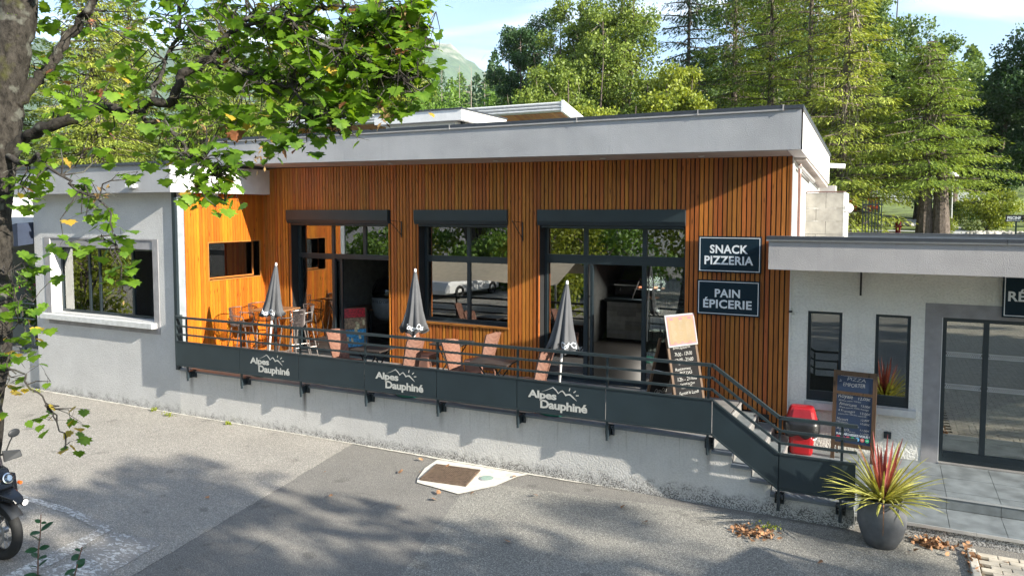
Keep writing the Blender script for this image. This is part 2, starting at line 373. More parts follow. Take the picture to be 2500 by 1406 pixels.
_fc = {}
def text_mesh(body, bold=0.0, shear=0.0, sp=1.0, ls=1.0, align='CENTER'):
    cu = bpy.data.curves.new('t', 'FONT'); cu.body = body; cu.size = 1; cu.offset = bold; cu.shear = shear; cu.space_character = sp; cu.space_line = ls; cu.align_x = align; cu.resolution_u = 3
    ob = bpy.data.objects.new('t', cu); COL.objects.link(ob)
    bpy.context.view_layer.update()
    me = bpy.data.meshes.new_from_object(ob)
    vs = [tuple(v.co) for v in me.vertices]; fs = [tuple(p.vertices) for p in me.polygons]
    bpy.data.objects.remove(ob); bpy.data.curves.remove(cu); bpy.data.meshes.remove(me)
    return vs, fs
def text(name, body, c, right, up, w_, h_, mat, parent, bold=0.0, shear=0., sp=1.0, ls=1.0, align='CENTER', lift=.002, keep=False, jit=0):
    """flat lettering fitted into a w_ x h_ box centred on c (parent's local frame)"""
    vs, fs = text_mesh(body, bold, shear, sp, ls, align)
    xs = [v[0] for v in vs]; ys = [v[1] for v in vs]; x0, x1, y0, y1 = min(xs), max(xs), min(ys), max(ys)
    sx = w_ / (x1 - x0); sy = h_ / (y1 - y0)
    if keep: sx = sy = min(sx, sy)
    right = Vector(right).normalized(); up = Vector(up).normalized(); n = right.cross(up); c = Vector(c)
    mb = MB(); P = []
    for v in vs:
        a = (v[0] - (x0 + x1) / 2) * sx; b = (v[1] - (y0 + y1) / 2) * sy
        if jit: b += jit * math.sin(a * 23 + c.z * 50)
        P.append(c + right * a + up * b + n * lift)
    mb.add(P, fs)
    return mb.build(name, mat, parent)

# fast mesh from numpy arrays
def np_mesh(name, V, F, mat, parent=None, smooth=False, kind=None):
    me = bpy.data.meshes.new(name); k = F.shape[1]
    me.vertices.add(len(V)); me.vertices.foreach_set('co', V.astype(np.float32).ravel())
    me.loops.add(F.size); me.loops.foreach_set('vertex_index', F.astype(np.int32).ravel())
    me.polygons.add(len(F)); me.polygons.foreach_set('loop_start', np.arange(0, F.size, k, dtype=np.int32)); me.polygons.foreach_set('loop_total', np.full(len(F), k, dtype=np.int32))
    me.materials.append(mat); me.update(calc_edges=True)
    if smooth: me.polygons.foreach_set('use_smooth', [True] * len(F))
    o = bpy.data.objects.new(name, me); COL.objects.link(o); o.parent = parent
    if kind: o['kind'] = kind
    return o
def rand_rot(n, tilt=1.0):
    """random rotation matrices; tilt scales how far the normal leaves +Z"""
    a = rng.uniform(0, 2 * np.pi, n); b = rng.uniform(0, 2 * np.pi, n); t = np.arccos(1 - rng.uniform(0, 1, n) * (1 - np.cos(np.pi * .5))) * tilt
    ca, sa, cb, sb, ct, st = np.cos(a), np.sin(a), np.cos(b), np.sin(b), np.cos(t), np.sin(t)
    Rz = np.zeros((n, 3, 3)); Rz[:, 0, 0] = ca; Rz[:, 0, 1] = -sa; Rz[:, 1, 0] = sa; Rz[:, 1, 1] = ca; Rz[:, 2, 2] = 1
    Rx = np.zeros((n, 3, 3)); Rx[:, 0, 0] = 1; Rx[:, 1, 1] = ct; Rx[:, 1, 2] = -st; Rx[:, 2, 1] = st; Rx[:, 2, 2] = ct
    Rb = np.zeros((n, 3, 3)); Rb[:, 0, 0] = cb; Rb[:, 0, 1] = -sb; Rb[:, 1, 0] = sb; Rb[:, 1, 1] = cb; Rb[:, 2, 2] = 1
    return Rz @ Rx @ Rb
LEAF_T = np.array([(0, 0, 0), (.32, .5, .06), (0, 1, 0), (-.32, .5, .06)]); LEAF_F = np.array([(0, 1, 2, 3)])
def cloud(C_, S_, T=LEAF_T, F=LEAF_F, tilt=1.0, Rm=None):
    n = len(C_); Rm = rand_rot(n, tilt) if Rm is None else Rm
    V = np.einsum('nij,kj->nki', Rm, T) * S_[:, None, None] + C_[:, None, :]
    k = len(T); FF = (F[None] + (np.arange(n) * k)[:, None, None]).reshape(-1, F.shape[1])
    return V.reshape(-1, 3), FF

# ================================================================ THE GROUND
def terr(x, y):
    sm = lambda t: np.clip(t, 0, 1) ** 2 * (3 - 2 * np.clip(t, 0, 1))
    h = 3.1 * sm((y - 3.0) / 4.5)
    h = h + np.maximum(y - 24, 0) * .055
    d = np.maximum(y - 48, 0)
    h = h + d * .105 * sm((-x + 10) / 30) + d * .045
    return h
xs = np.unique(np.concatenate([np.linspace(-400, -60, 18), np.linspace(-60, 30, 91), np.linspace(30, 400, 14)]))
ys = np.unique(np.concatenate([np.linspace(-300, -20, 10), np.linspace(-20, 70, 91), np.linspace(70, 420, 24)]))
gx, gy = np.meshgrid(xs, ys); gz = terr(gx, gy)
V = np.stack([gx.ravel(), gy.ravel(), gz.ravel()], 1); nx = len(xs)
ii = (np.arange(len(ys) - 1)[:, None] * nx + np.arange(nx - 1)[None]).ravel()
F = np.stack([ii, ii + 1, ii + nx + 1, ii + nx], 1)
cy_ = V[F].mean(1)[:, 1]
struct(np_mesh('asphalt_ground', V, F[cy_ < 2], M['asphalt']))
struct(np_mesh('lawn', V, F[cy_ >= 2], M['grass'], smooth=True))
def sheet(name, pts, z, mat, jag=0, step=.12):
    P = []
    for i in range(len(pts)):
        a, b = Vector(pts[i]), Vector(pts[(i + 1) % len(pts)]); n = max(1, int((b - a).length / step)) if jag else 1
        for k in range(n):
            q = a.lerp(b, k / n); P.append((q.x + random.uniform(-jag, jag), q.y + random.uniform(-jag, jag), z))
    return struct(MB().add(P, [tuple(range(len(P)))]).build(name, mat))
sheet('old_asphalt', [(-40, -2.1), (-40, -30), (-6.4, -30), (-7.36, -7.05), (-7.83, -4.24), (-8.21, -2.1)], .004, M['asphalt_old'], .012, .1)
sheet('asphalt_patch', [(-5.3, -3.52), (-5.02, -4.61), (-3.8, -9), (2.0, -9), (1.05, -2.4), (-1.0, -2.35), (-5.0, -2.9)], .004, asphalt('coarse_asphalt', (.255, .245, .222), (.50, .48, .42), 120), .015, .1)
# pale strip at the wall foot and drain surround
sheet('wall_foot_strip', [(-17.1, -2.26), (-17.1, -2.33), (-12.4, -2.32), (-9, -2.305), (-6.4, -2.33), (-4.2, -2.31), (-3.2, -2.28), (-3.2, -2.26)], .012, M['drain_concrete'], .012, .08)
struct(MB().add([(x, y, .016) for x, y in [(-6.40, -2.36), (-6.36, -2.8), (-6.22, -3.2), (-6.12, -3.38), (-5.75, -3.43), (-5.34, -3.50), (-5.14, -3.18), (-5.02, -3.0), (-4.95, -2.7), (-4.9, -2.5), (-4.8, -2.34)]], [tuple(range(11))]).build('drain_surround', M['drain_concrete']))
# worn paint
def worn(name, base, sc=16, thr=.5):
    t = NT(name); p = t.pos((1, 2.2, 1)); n = t.noise(p, sc, 4, .7, .8); b = t.noise(t.pos(), 1.6, 3)
    f = t.math('ADD', t.math('MULTIPLY', n, .75), t.math('MULTIPLY', b, .35))
    c = t.mix(t.ramp(f, (thr, 0.), (thr + .07, 1.)), c4(base), (.62, .62, .60, 1)); t.bsdf(c, .9, 0, t.noise(t.pos(), 160, 2), .5, .004); return t.m
M['worn'] = worn('worn_white_paint', (.26, .245, .225), 16, .55); M['worn2'] = worn('worn_hatching_paint', (.26, .245, .225), 13, .56)
sheet('parking_line', [(-10.9, -6.36), (-10.9, -6.25), (-9.7, -6.27), (-8.70, -6.40), (-8.74, -6.54), (-9.7, -6.39)], .009, M['worn'], .01, .06)
sheet('parking_line', [(-8.80, -6.5), (-8.66, -6.44), (-8.40, -7.3), (-8.2, -9), (-8.4, -9)], .010, M['worn'], .01, .06)
sheet('parking_hatching', [(-8.55, -6.5), (-7.75, -6.45), (-7.58, -7.3), (-7.4, -9), (-8.1, -9), (-8.3, -7.3)], .009, M['worn2'], .015, .06)
# drain grate: bars with real gaps
t = thing('drain_grate', 'rusty square drain grate set in bright concrete beside the terrace wall', 'drain grate', (-5.84, -2.9, .0))
c0, ux, uy = Vector((-6.26, -2.61, .022)), Vector((.73, .07, 0)), Vector((.13, -.66, 0))
MB().add([c0, c0 + ux, c0 + ux + uy, c0 + uy], [(0, 3, 2, 1)]).build('pit_shade_sheet', M['painted_pit_shade'], t, True)  # flat black sheet painted as the shade below the bars
m = MB()
for k in range(25):
    a = c0 + ux * (k / 24); m.obox(a + uy * .5 + Vector((0, 0, .006)), uy, uy.cross(Vector((0, 0, 1))), (0, 0, 1), uy.length / 2, .0065, .006)
for k in range(23):
    a = c0 + uy * (k / 22); m.obox(a + ux * .5 + Vector((0, 0, .0075)), ux, ux.cross(Vector((0, 0, 1))), (0, 0, 1), ux.length / 2, .0055, .0055)
m.build('bar', M['rust'], t, True)['kind'] = 'stuff'
m = MB()
for a, b in ((c0, c0 + ux), (c0 + ux, c0 + ux + uy), (c0 + ux + uy, c0 + uy), (c0 + uy, c0)):
    d = (b - a); m.obox((a + b) / 2 + Vector((0, 0, .004)), d, d.cross(Vector((0, 0, 1))), (0, 0, 1), d.length / 2 + .01, .014, .011)
m.build('grate_frame', M['rust'], t, True)
t = thing('manhole_cover', 'small round pale green manhole cover right of the drain grate', 'manhole cover', (-5.27, -2.78, .016))
MB().lathe([(.115, 0), (.115, .008), (.10, .012)], 24).build('ring', M['metalstrip'], t)
MB().lathe([(.095, .0), (.095, .014), (.06, .016)], 24).build('lid', simple('verdigris', (.30, .40, .34), .6, .2, .2, 20), t)
# paved area with kerb
pav = struct(bpy.data.objects.new('paved_path', None)); COL.objects.link(pav); pav.location = (1.2, -3, 0)
MB().add([(1.02, -30, .010), (14, -30, .010), (14, -2.4, .010), (1.02, -2.4, .010)], [(0, 1, 2, 3)]).build('joint_sand', M['earth'], pav, True)
pm = None
for r_ in range(13):
    for c_ in range(6):
        x = 1.13 + c_ * .205 + (r_ % 2) * .10; y = -2.42 - r_ * .103 - .05
        if pm is None:
            pm = MB().box(-.0975, .0975, -.047, .047, 0, .035)
            o = pm.build('paver', M['paver'], pav, bevel=.006); o.location = (x - 1.2, y + 3, .008)
            pm = o
        else:
            o = pm.copy(); COL.objects.link(o); o.parent = pav; o.location = (x - 1.2 + random.uniform(-.003, .003), y + 3 + random.uniform(-.003, .003), .008 + random.uniform(-.003, .003)); o.rotation_euler = (0, 0, random.uniform(-.03, .03))
m = MB()
for r_ in range(13, 190):
    for c_ in range(40 if r_ < 90 else 24):
        x = 1.13 + c_ * .205 + (r_ % 2) * .10; y = -2.47 - r_ * .103; m.add([(x - .0975, y - .047, .04), (x + .0975, y - .047, .04), (x + .0975, y + .047, .04), (x - .0975, y + .047, .04)], [(0, 1, 2, 3)])
for r_ in range(13):
    for c_ in range(6, 40):
        x = 1.13 + c_ * .205 + (r_ % 2) * .10; y = -2.47 - r_ * .103; m.add([(x - .0975, y - .047, .04), (x + .0975, y - .047, .04), (x + .0975, y + .047, .04), (x - .0975, y + .047, .04)], [(0, 1, 2, 3)])
m.build('far_pavers', M['paver'], pav, True)['kind'] = 'stuff'
struct(B('kerb', .93, 1.02, -30, -2.36, -.02, .055, M['kerb'], bevel=.012))

# ================================================================ TERRACE
FL = .94
ter = thing('terrace', 'raised terrace with roughcast retaining wall below the timber facade', 'terrace', (-7, -1.2, 0))
m = MB()
wx = [-12.42, -2.05, -1.79, -1.54, -1.29, -.30]; wz = [.90, .745, .59, .435, .28]
# stepped wall silhouette, one extruded outline
P = [(-12.42, -.05), (-.28, -.05), (-.28, .28), (-1.29, .28), (-1.29, .435), (-1.54, .435), (-1.54, .59), (-1.79, .59), (-1.79, .745), (-2.05, .745), (-2.05, .885), (-12.42, .885)]
n = len(P)
MB().add([(x, -2.28, z) for x, z in P] + [(x, -2.05, z) for x, z in P], [tuple(range(n))] + [(i, i + n, (i + 1) % n + n, (i + 1) % n) for i in range(n)]).build('retaining_wall', M['terrace_wall'], ter, True)
B('floor_slab', -12.42, -2.07, -2.04, .30, .6, .925, M['grout'], ter)
# floor tiles
tw = .595; k = 0; tm = None
for i in range(18):
    for j in range(4):
        x0 = -12.40 + i * .576; y0 = -2.26 + j * .60; x1 = min(x0 + .570, -2.07); y1 = min(y0 + .594, .28)
        if x1 - x0 < .05: continue
        B('tile', x0, x1, y0, y1, .90, FL + random.uniform(-.0006, .0006), M['tile_terrace'], ter)
# nosing strips
def nose(x0, x1, z, par, y=-2.28):
    MB().add([(x0, y - .045, z - .052), (x1, y - .045, z - .052), (x1, y + .02, z - .058), (x0, y + .02, z - .058), (x0, y - .045, z - .018), (x1, y - .045, z - .018), (x1, y + .02, z + .004), (x0, y + .02, z + .004)],
             [(3, 2, 1, 0), (4, 5, 6, 7), (0, 1, 5, 4), (1, 2, 6, 5), (2, 3, 7, 6), (3, 0, 4, 7)]).build('edge_nosing', M['nosing'], par, True)
for a in np.arange(-12.36, -2.3, 2.57): nose(a, min(a + 2.565, -2.05), FL, ter)
# steps
sx = [-2.05, -1.79, -1.54, -1.29]; sz = [.785, .63, .475]
for i in range(3):
    B('stair_tread', sx[i] + .0, sx[i + 1] + .02, -2.262, -.06, sz[i] - .03, sz[i], M['concrete_tile'], ter)
    B('stair_riser', sx[i] - .002, sx[i] + .012, -2.262, -.06, sz[i], (FL if i == 0 else sz[i - 1]) - .031, M['tile_terrace'], ter)
    nose(sx[i] - .01, sx[i + 1] + .01, sz[i], ter)
    B('tread_edge', sx[i + 1] + .0, sx[i + 1] + .022, -2.262, -.06, sz[i] - .036, sz[i] + .002, M['metalstrip'], ter)
B('stair_riser', -1.292, -1.278, -2.262, -.06, .32, .439, M['tile_terrace'], ter)
B('tread_edge', -2.05, -2.028, -2.262, -.06, FL - .034, FL + .002, M['metalstrip'], ter)
nose(-1.29, -.29, .32, ter)
B('stair_core', -2.06, -1.30, -2.04, -.0, .1, .43, M['grout'], ter)

plat = thing('entrance_platform', 'grey tiled entrance platform and lower step in front of the sliding door', 'entrance steps', (2, -1, 0))
B('platform_slab', -1.27, 8, -1.42, .0, .0, .30, M['grout'], plat)
B('platform_slab', -1.27, -.30, -2.04, -1.42, .0, .30, M['grout'], plat)
xe = [-1.28, -.68, -.30, .17, .775, 1.375, 1.975, 2.575, 3.175, 3.775]
for i in range(len(xe) - 1):
    for (y0, y1) in ((-.62, -.0), (-1.22, -.626), (-1.44, -1.226)):
        B('tile', xe[i] + .003, xe[i + 1] - .003, y0, y1 - .004, .29, .32, M['concrete_tile'], plat)
    if xe[i + 1] <= -.29:
        B('tile', xe[i] + .003, xe[i + 1] - .003, -2.262, -1.446, .29, .32, M['concrete_tile'], plat)
    else:
        B('riser_tile', xe[i] + .003, xe[i + 1] - .003, -1.452, -1.4405, .165, .318, M['concrete_tile'], plat)
        B('tile', xe[i] + .003, xe[i + 1] - .003, -2.13, -1.455, .13, .16, M['concrete_tile'], plat)
B('step_edge_strip', -.30, 3.8, -1.462, -1.4525, .300, .322, M['metalstrip'], plat)
B('step_edge_strip', -.28, 1.05, -2.15, -2.131, .125, .163, M['metalstrip'], plat)
B('step_edge_strip', 1.054, 3.8, -2.15, -2.131, .125, .163, M['metalstrip'], plat)
B('lower_step', -.27, 8, -2.125, -1.46, -.02, .128, M['terrace_wall'], plat)
B('step_side_tile', -.295, -.28, -2.262, -1.46, .0, .318, M['concrete_tile'], plat)

# ================================================================ RAILING
ral = thing('railing', 'anthracite terrace railing with solid lower panels, mountain logos coloured pale as lit cut-outs', 'railing', (-6, -2.4, FL))
RY = -2.48; RK = .992
posts = [(-12.09 + 1.427 * k) * RK for k in range(8)]
RP = [(-12.33 * RK, 0), (-2.04 * RK, 0), (-1.18 * RK, -.60), (-.27 * RK, -.60)]  # x, drop
for i, (z, r_) in enumerate(((1.972, .021), (1.804, .016), (1.645, .016))):
    pts = [(-12.33 * RK, RY, z)] + [(x, RY, z + dz) for x, dz in RP[1:]]
    
    mb = MB()
    for a, b in zip(pts[:-1], pts[1:]):
        a, b = Vector(a), Vector(b); d = b - a; mb.obox((a + b) / 2, d, (0, 1, 0), d.cross(Vector((0, 1, 0))), d.length / 2 + .006, .022 if i == 0 else .014, r_)
    mb.build('handrail' if i == 0 else 'rail', M['rail'], ral, True)
pz0, pz1 = 1.055, 1.495
seams = [q * RK for q in (-12.33, -10.66, -9.24, -7.81, -6.38, -4.95, -3.54, -2.04)]
def panel(x0, x1, d0, d1, nm='panel'):
    g = .006
    return MB().hexa([(x0 + g, RY - .012, pz0 + d0), (x1 - g, RY - .012, pz0 + d1), (x1 - g, RY + .0, pz0 + d1), (x0 + g, RY + .0, pz0 + d0), (x0 + g, RY - .012, pz1 + d0), (x1 - g, RY - .012, pz1 + d1), (x1 - g, RY + .0, pz1 + d1), (x0 + g, RY + .0, pz1 + d0)]).build(nm, M['panel'], ral, True)
pn = [panel(a, b, 0, 0) for a, b in zip(seams[:-1], seams[1:])]
panel(-2.04 * RK, -1.18 * RK, 0, -.60); panel(-1.18 * RK, -.27 * RK, -.60, -.60)
for z in (pz0 - .012, pz1 + .012):
    mb = MB(); pts = [Vector((x, RY - .004, z + dz)) for x, dz in RP]
    for a, b in zip(pts[:-1], pts[1:]):
        d = b - a; mb.obox((a + b) / 2, d, (0, 1, 0), d.cross(Vector((0, 1, 0))), d.length / 2 + .004, .017, .011)
    mb.build('panel_rail', M['rail'], ral, True)
def post(x, dz, zb):
    MB().box(x - .016, x + .016, RY + .018, RY + .042, zb, 1.94 + dz).build('post', M['rail'], ral, True)
    m = MB().box(x - .055, x + .055, -2.300, -2.281, zb - .11, zb + .045).box(x - .018, x + .018, RY + .012, -2.30, zb - .10, zb + .03).box(x - .058, x - .046, -2.36, -2.30, zb - .09, zb + .03).box(x + .046, x + .058, -2.36, -2.30, zb - .09, zb + .03)
    m.tube([(x, RY + .03, zb - .15), (x, RY + .03, zb + .02)], .021, 10)
    br = m.build('bracket', M['frame'], ral, True)
    for dx in (-.035, .035):
        MB().lathe([(.011, 0), (.011, .008), (.006, .012)], 8, axis='y').xform(Matrix.Translation((x + dx, -2.302, zb - .04)) @ Matrix.Scale(-1, 4, (0, 1, 0))).build('bolt', M['steel'], br, True)
for x in posts: post(x, 0, FL - .04)
post(-1.17, -.60, .30); post(-.435, -.60, .28)
MB().box(-12.27, -12.225, RY - .015, -2.345, pz0 - .02, 2.0).build('end_post', M['rail'], ral, True)
for j, (xl, pi) in enumerate(((-10.31, 1), (-7.51, 3), (-4.72, 5))):
    yy = RY - .0145; ZO = .021
    text('lettering', 'Alpes', (xl + .225 + 6, yy + 2.4, 1.272 + ZO - FL), (1, 0, 0), (0, 0, 1), .46, .15, M['logo'], ral, .035, sp=.95, lift=.0)
    text('lettering', 'Dauphiné', (xl + .565 + 6, yy + 2.4, 1.135 + ZO - FL), (1, 0, 0), (0, 0, 1), .74, .165, M['logo'], ral, .035, sp=.95, lift=.0)
    mt = [(.22, 1.335), (.33, 1.385), (.40, 1.425), (.45, 1.39), (.485, 1.345), (.52, 1.375), (.55, 1.39), (.585, 1.36), (.60, 1.335), (.64, 1.345), (.67, 1.35), (.72, 1.31), (.775, 1.255)]
    th = [.004, .010, .016, .022, .02, .016, .02, .028, .028, .02, .026, .022, .002]
    mt = [(a, z + ZO) for a, z in mt]; P = [(xl + a, yy, z) for a, z in mt] + [(xl + a - .004, yy, z - t_) for (a, z), t_ in reversed(list(zip(mt, th)))]
    mb = MB(); nn = len(mt)
    mb.add(P, [(i, 2 * nn - 1 - i, 2 * nn - 2 - i, i + 1) for i in range(nn - 1)])
    for a, z, ang in ((.66, 1.41, 75), (.74, 1.385, 40), (.78, 1.335, 8)):
        mb.obox((xl + a, yy, z + ZO), (math.cos(R(ang)), 0, math.sin(R(ang))), (0, 1, 0), (-math.sin(R(ang)), 0, math.cos(R(ang))), .022, .0008, .007)
    mb.build('mountain_mark', M['logo'], ral, True)

# ================================================================ MAIN BUILDING
bld = thing('snack_bar_building', 'flat roofed building with orange timber slat front and deep grey fascia', 'building', (-6.8, 3, 0))
OP = [(-11.60, -9.00, FL - .1, 3.76), (-8.30, -6.31, 1.84, 3.76), (-5.67, -3.00, FL - .1, 3.76)]
# backing wall split around openings (butted)
def wall_with_openings(name, X0, X1, y0, y1, z0, z1, ops, mat, par):
    mb = MB(); x = X0
    for a, b, c, d in ops:
        mb.box(x, a, y0, y1, z0, z1); 
        if c > z0: mb.box(a, b, y0, y1, z0, c)
        mb.box(a, b, y0, y1, d, z1); x = b
    mb.box(x, X1, y0, y1, z0, z1); return mb.build(name, mat, par, True)
wall_with_openings('front_wall', -12.42, -1.36, .005, .30, .0, 4.95, OP, M['membrane'], bld)
B('side_wall', -1.36, -1.335, -.03, 7.2, .0, 5.0, M['white'], bld)
B('back_wall', -12.42, -1.36, 7.0, 7.2, .0, 5.0, M['white'], bld)
# slats
x = -12.40; pitch = .0752; i = 0; nsl = 0
protos = {}
while x < -1.39:
    wdt = random.choice((.054, .056, .057)); xc = x + .03
    zb = FL if xc < -2.05 else (.80 if xc < -1.79 else (.64 if xc < -1.54 else .49))
    segs = [(zb, 4.93)]
    for a, b, c, d in OP:
        if a - .03 < xc < b + .03: segs = [(4.035, 4.93)] + ([(FL, 1.80)] if c > FL else [])
    for z0, z1 in segs:
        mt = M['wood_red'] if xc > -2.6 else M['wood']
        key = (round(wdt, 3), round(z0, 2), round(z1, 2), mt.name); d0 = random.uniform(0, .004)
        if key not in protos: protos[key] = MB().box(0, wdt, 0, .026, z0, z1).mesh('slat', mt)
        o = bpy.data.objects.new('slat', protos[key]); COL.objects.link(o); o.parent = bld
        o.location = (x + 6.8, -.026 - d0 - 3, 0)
    x += pitch; i += 1
# corner board
B('corner_board', -1.385, -1.352, -.032, .0, .47, 4.90, M['wood_red'], bld)
# wooden jambs and sill
for a, b, c, d in OP:
    B('jamb_board', a - .022, a - .001, -.034, .20, c, d, M['wood'], bld); B('jamb_board', b + .001, b + .022, -.034, .20, c, d, M['wood'], bld)
B('window_sill', -8.34, -6.28, -.055, .20, 1.80, 1.838, M['woodx'], bld)
# roller shutter boxes
for (a, b) in ((-11.66, -8.99), (-8.36, -6.30), (-5.69, -3.00)):
    m = MB(); pr = [(-.085, 4.035), (-.085, 3.83), (-.05, 3.755), (.20, 3.74), (.20, 4.035)]; n = 5
    m.add([(a, y, z) for y, z in pr] + [(b, y, z) for y, z in pr], [tuple(range(n)), tuple(reversed(range(n, 2 * n)))] + [(i, (i + 1) % n, (i + 1) % n + n, i + n)[::-1] for i in range(n)])
    sb = m.build('roller_shutter_box', M['panel'], bld, True)
    B('bottom_slat', a + .06, b - .03, -.02, .03, 3.715, 3.739, M['frame'], sb)
def window(name, par, X0, X1, z0, z1, y, fw=.06, vs_=(), hs=(), glass='glass', dep=.06, door=(), skip=(), mw=.07):
    """framed glazing; vs_ = (x, z0, z1) mullions, hs = (z, x0, x1, halfheight) rails; panes = list of rects"""
    m = MB(); g = dep / 2
    m.box(X0, X1, y - g, y + g, z1 - fw, z1).box(X0, X1, y - g, y + g, z0, z0 + fw).box(X0, X0 + fw, y - g, y + g, z0 + fw, z1 - fw).box(X1 - fw, X1, y - g, y + g, z0 + fw, z1 - fw)
    for (z, a, b, h) in hs: m.box(a, b, y - g + .004, y + g - .004, z - h, z + h)
    for (xx, a, b) in vs_: m.box(xx - mw / 2, xx + mw / 2, y - g + .008, y + g - .008, a, b)
    f = m.build(name, M['frame'], par, True)
    for (a, b, c, d) in door:
        B('pane', a, b, y - .004, y + .004, c, d, M[glass], f)
    return f
y0 = .235
# glazed door 1 (open to the right), window, door 3 (open in the middle)
window('glazed_door', bld, -11.585, -9.015, FL, 3.745, y0, .05, ((-10.62, 3.10, 3.70), (-9.78, 3.10, 3.70), (-10.62, FL + .05, 3.0)), ((3.05, -11.535, -9.065, .05),), 'glass', .08,
       ((-11.535, -10.655, 3.10, 3.695), (-10.585, -9.815, 3.10, 3.695), (-9.745, -9.065, 3.10, 3.695), (-11.47, -10.66, FL + .06, 2.98)), mw=.07)
window('sliding_leaf', bld, -11.50, -10.44, FL + .02, 3.0, y0 + .07, .055, (), (), 'glass', .04, ((-11.445, -10.5, FL + .08, 2.94),))
window('picture_window', bld, -8.285, -6.325, 1.84, 3.745, y0, .055, ((-7.28, 3.13, 3.69), (-7.28, 1.90, 3.01)), ((3.07, -8.23, -6.38, .06),), 'glass', .08,
       ((-8.23, -7.315, 3.13, 3.69), (-7.245, -6.38, 3.13, 3.69), (-8.23, -7.315, 1.895, 3.01), (-7.245, -6.38, 1.895, 3.01)))
window('shop_door', bld, -5.655, -3.015, FL, 3.745, y0, .055, ((-4.855, 3.22, 3.69), (-3.765, 3.22, 3.69), (-4.85, FL + .05, 3.06), (-3.77, FL + .05, 3.06)), ((3.14, -5.60, -3.07, .08),), 'glass', .08,
       ((-5.60, -4.89, 3.22, 3.69), (-4.82, -3.80, 3.22, 3.69), (-3.73, -3.07, 3.22, 3.69), (-5.60, -4.885, FL + .055, 3.06), (-3.735, -3.07, FL + .055, 3.06)), mw=.08)
B('door_rail', -4.76, -4.71, y0 - .05, y0 + .03, FL + .02, 3.05, M['frame'], bld)
B('door_handle', -3.70, -3.685, y0 - .075, y0 - .055, 1.75, 2.45, M['steel'], bld)
# threshold
B('threshold', -5.66, -3.01, .0, .30, FL - .02, FL + .012, M['frame'], bld); B('threshold', -11.59, -9.01, .0, .30, FL - .02, FL + .012, M['frame'], bld)
# roof: fascia, cap, soffit, right end
XR, XL = -1.14, -12.95
zbR, zbL, zt = 4.885, 4.985, 5.46
def wob(n=24):
    vs = [];
    for k in range(n + 1):
        u = k / n; vs.append((XL + (XR - XL) * u, zbL + (zbR - zbL) * u))
    return vs
P = wob(); m = MB(); n = len(P)
vs = [(x, -1.0, z) for x, z in P] + [(x, -1.0, zt) for x, z in P] + [(x, -.78, z) for x, z in P] + [(x, -.78, zt) for x, z in P]
fs = []
for k in range(n - 1): fs += [(k, k + 1, n + k + 1, n + k), (2 * n + k, 3 * n + k, 3 * n + k + 1, 2 * n + k + 1), (n + k, n + k + 1, 3 * n + k + 1, 3 * n + k), (k, 2 * n + k, 2 * n + k + 1, k + 1)]
fs += [(0, n, 3 * n, 2 * n), (n - 1, 3 * n - 1, 4 * n - 1, 2 * n - 1)]
m.add(vs, fs).build('fascia', M['fascia'], bld, True)
MB().hexa([(XL, -.779, zbL + .002), (XR - .22, -.779, zbR + .002), (XR - .22, .004, 4.86), (XL, .004, 4.96), (XL, -.779, 5.15), (XR - .22, -.779, 5.15), (XR - .22, .004, 5.15), (XL, .004, 5.15)]).build('soffit', M['soffit'], bld, True)
# side fascia: slopes down to the back
MB().hexa([(XR - .2, -.778, zbR), (XR, -.999, zbR), (XR, 4.8, 4.58), (XR - .2, 4.8, 4.58), (XR - .2, -.778, zt), (XR, -.999, zt), (XR, 4.8, 5.15), (XR - .2, 4.8, 5.15)]).build('side_fascia', M['white'], bld, True)
MB().hexa([(XR - .24, -1.02, zt + .001), (XR + .025, -1.02, zt + .001), (XR + .025, 4.83, 5.151), (XR - .24, 4.83, 5.151), (XR - .24, -1.02, zt + .055), (XR + .025, -1.02, zt + .055), (XR + .025, 4.83, 5.205), (XR - .24, 4.83, 5.205)]).build('parapet_cap', M['cap'], bld, True)
seg = [XL - .02, -11.1, -9.15, -6.95, -4.55, -2.6, XR - .245]
for a, b in zip(seg[:-1], seg[1:]):
    B('parapet_cap', a, b - .004, -1.03, -.74, zt + .012, zt + .062, M['cap'], bld)
    B('drip_edge', a, b - .004, -1.026, -.985, zt - .018, zt + .010, M['trim'], bld)
    B('cap_joint', b - .012, b + .004, -1.034, -.735, zt - .020, zt + .066, M['trim'], bld)
B('left_fascia', XL, XL + .2, -.778, 7.0, 4.99, 5.44, M['fascia'], bld)
B('roof', XL + .2, XR - .21, -.78, 7.2, 5.151, 5.22, simple('roof_felt', (.10, .10, .11), .95), bld)
for x, y in ((-4.29, -.5), (-2.67, -.45), (-6.3, -.5), (-8.6, -.5)):
    MB().lathe([(.055, 0), (.055, .012), (.03, .02)], 16).xform(Matrix.Translation((x, y, 4.865 + (-1.1 - x) * .0085 + (-.0)))@Matrix.Rotation(math.pi, 4, 'X')).build('soffit_spotlight', M['sill'], bld, True)
# side eaves at the right: soffit, gutter, pipes
MB().hexa([(XR - .2, .02, 4.80), (XR - .02, .02, 4.80), (XR - .02, 4.7, 4.50), (XR - .2, 4.7, 4.50), (XR - .2, .02, 4.85), (XR - .02, .02, 4.85), (XR - .02, 4.7, 4.56), (XR - .2, 4.7, 4.56)]).build('side_soffit', M['soffit'], bld, True)
MB().tube([(-1.26, .2, 4.70), (-1.26, 2.6, 4.56)], .03, 8).build('gutter_pipe', M['trim'], bld, True)
MB().tube([(-1.27, .22, 3.40), (-1.27, .22, 4.60), (-1.27, .26, 4.74)], .026, 10).build('downpipe', M['downpipe'], bld, True)
MB().tube([(-1.12, 4.5, 4.95), (-.82, 4.5, 4.93)], .05, 10).build('roof_spout', M['white'], bld, True)
B('rear_box', -1.33, -1.02, 4.85, 5.4, 3.6, 4.55, M['trim'], bld)
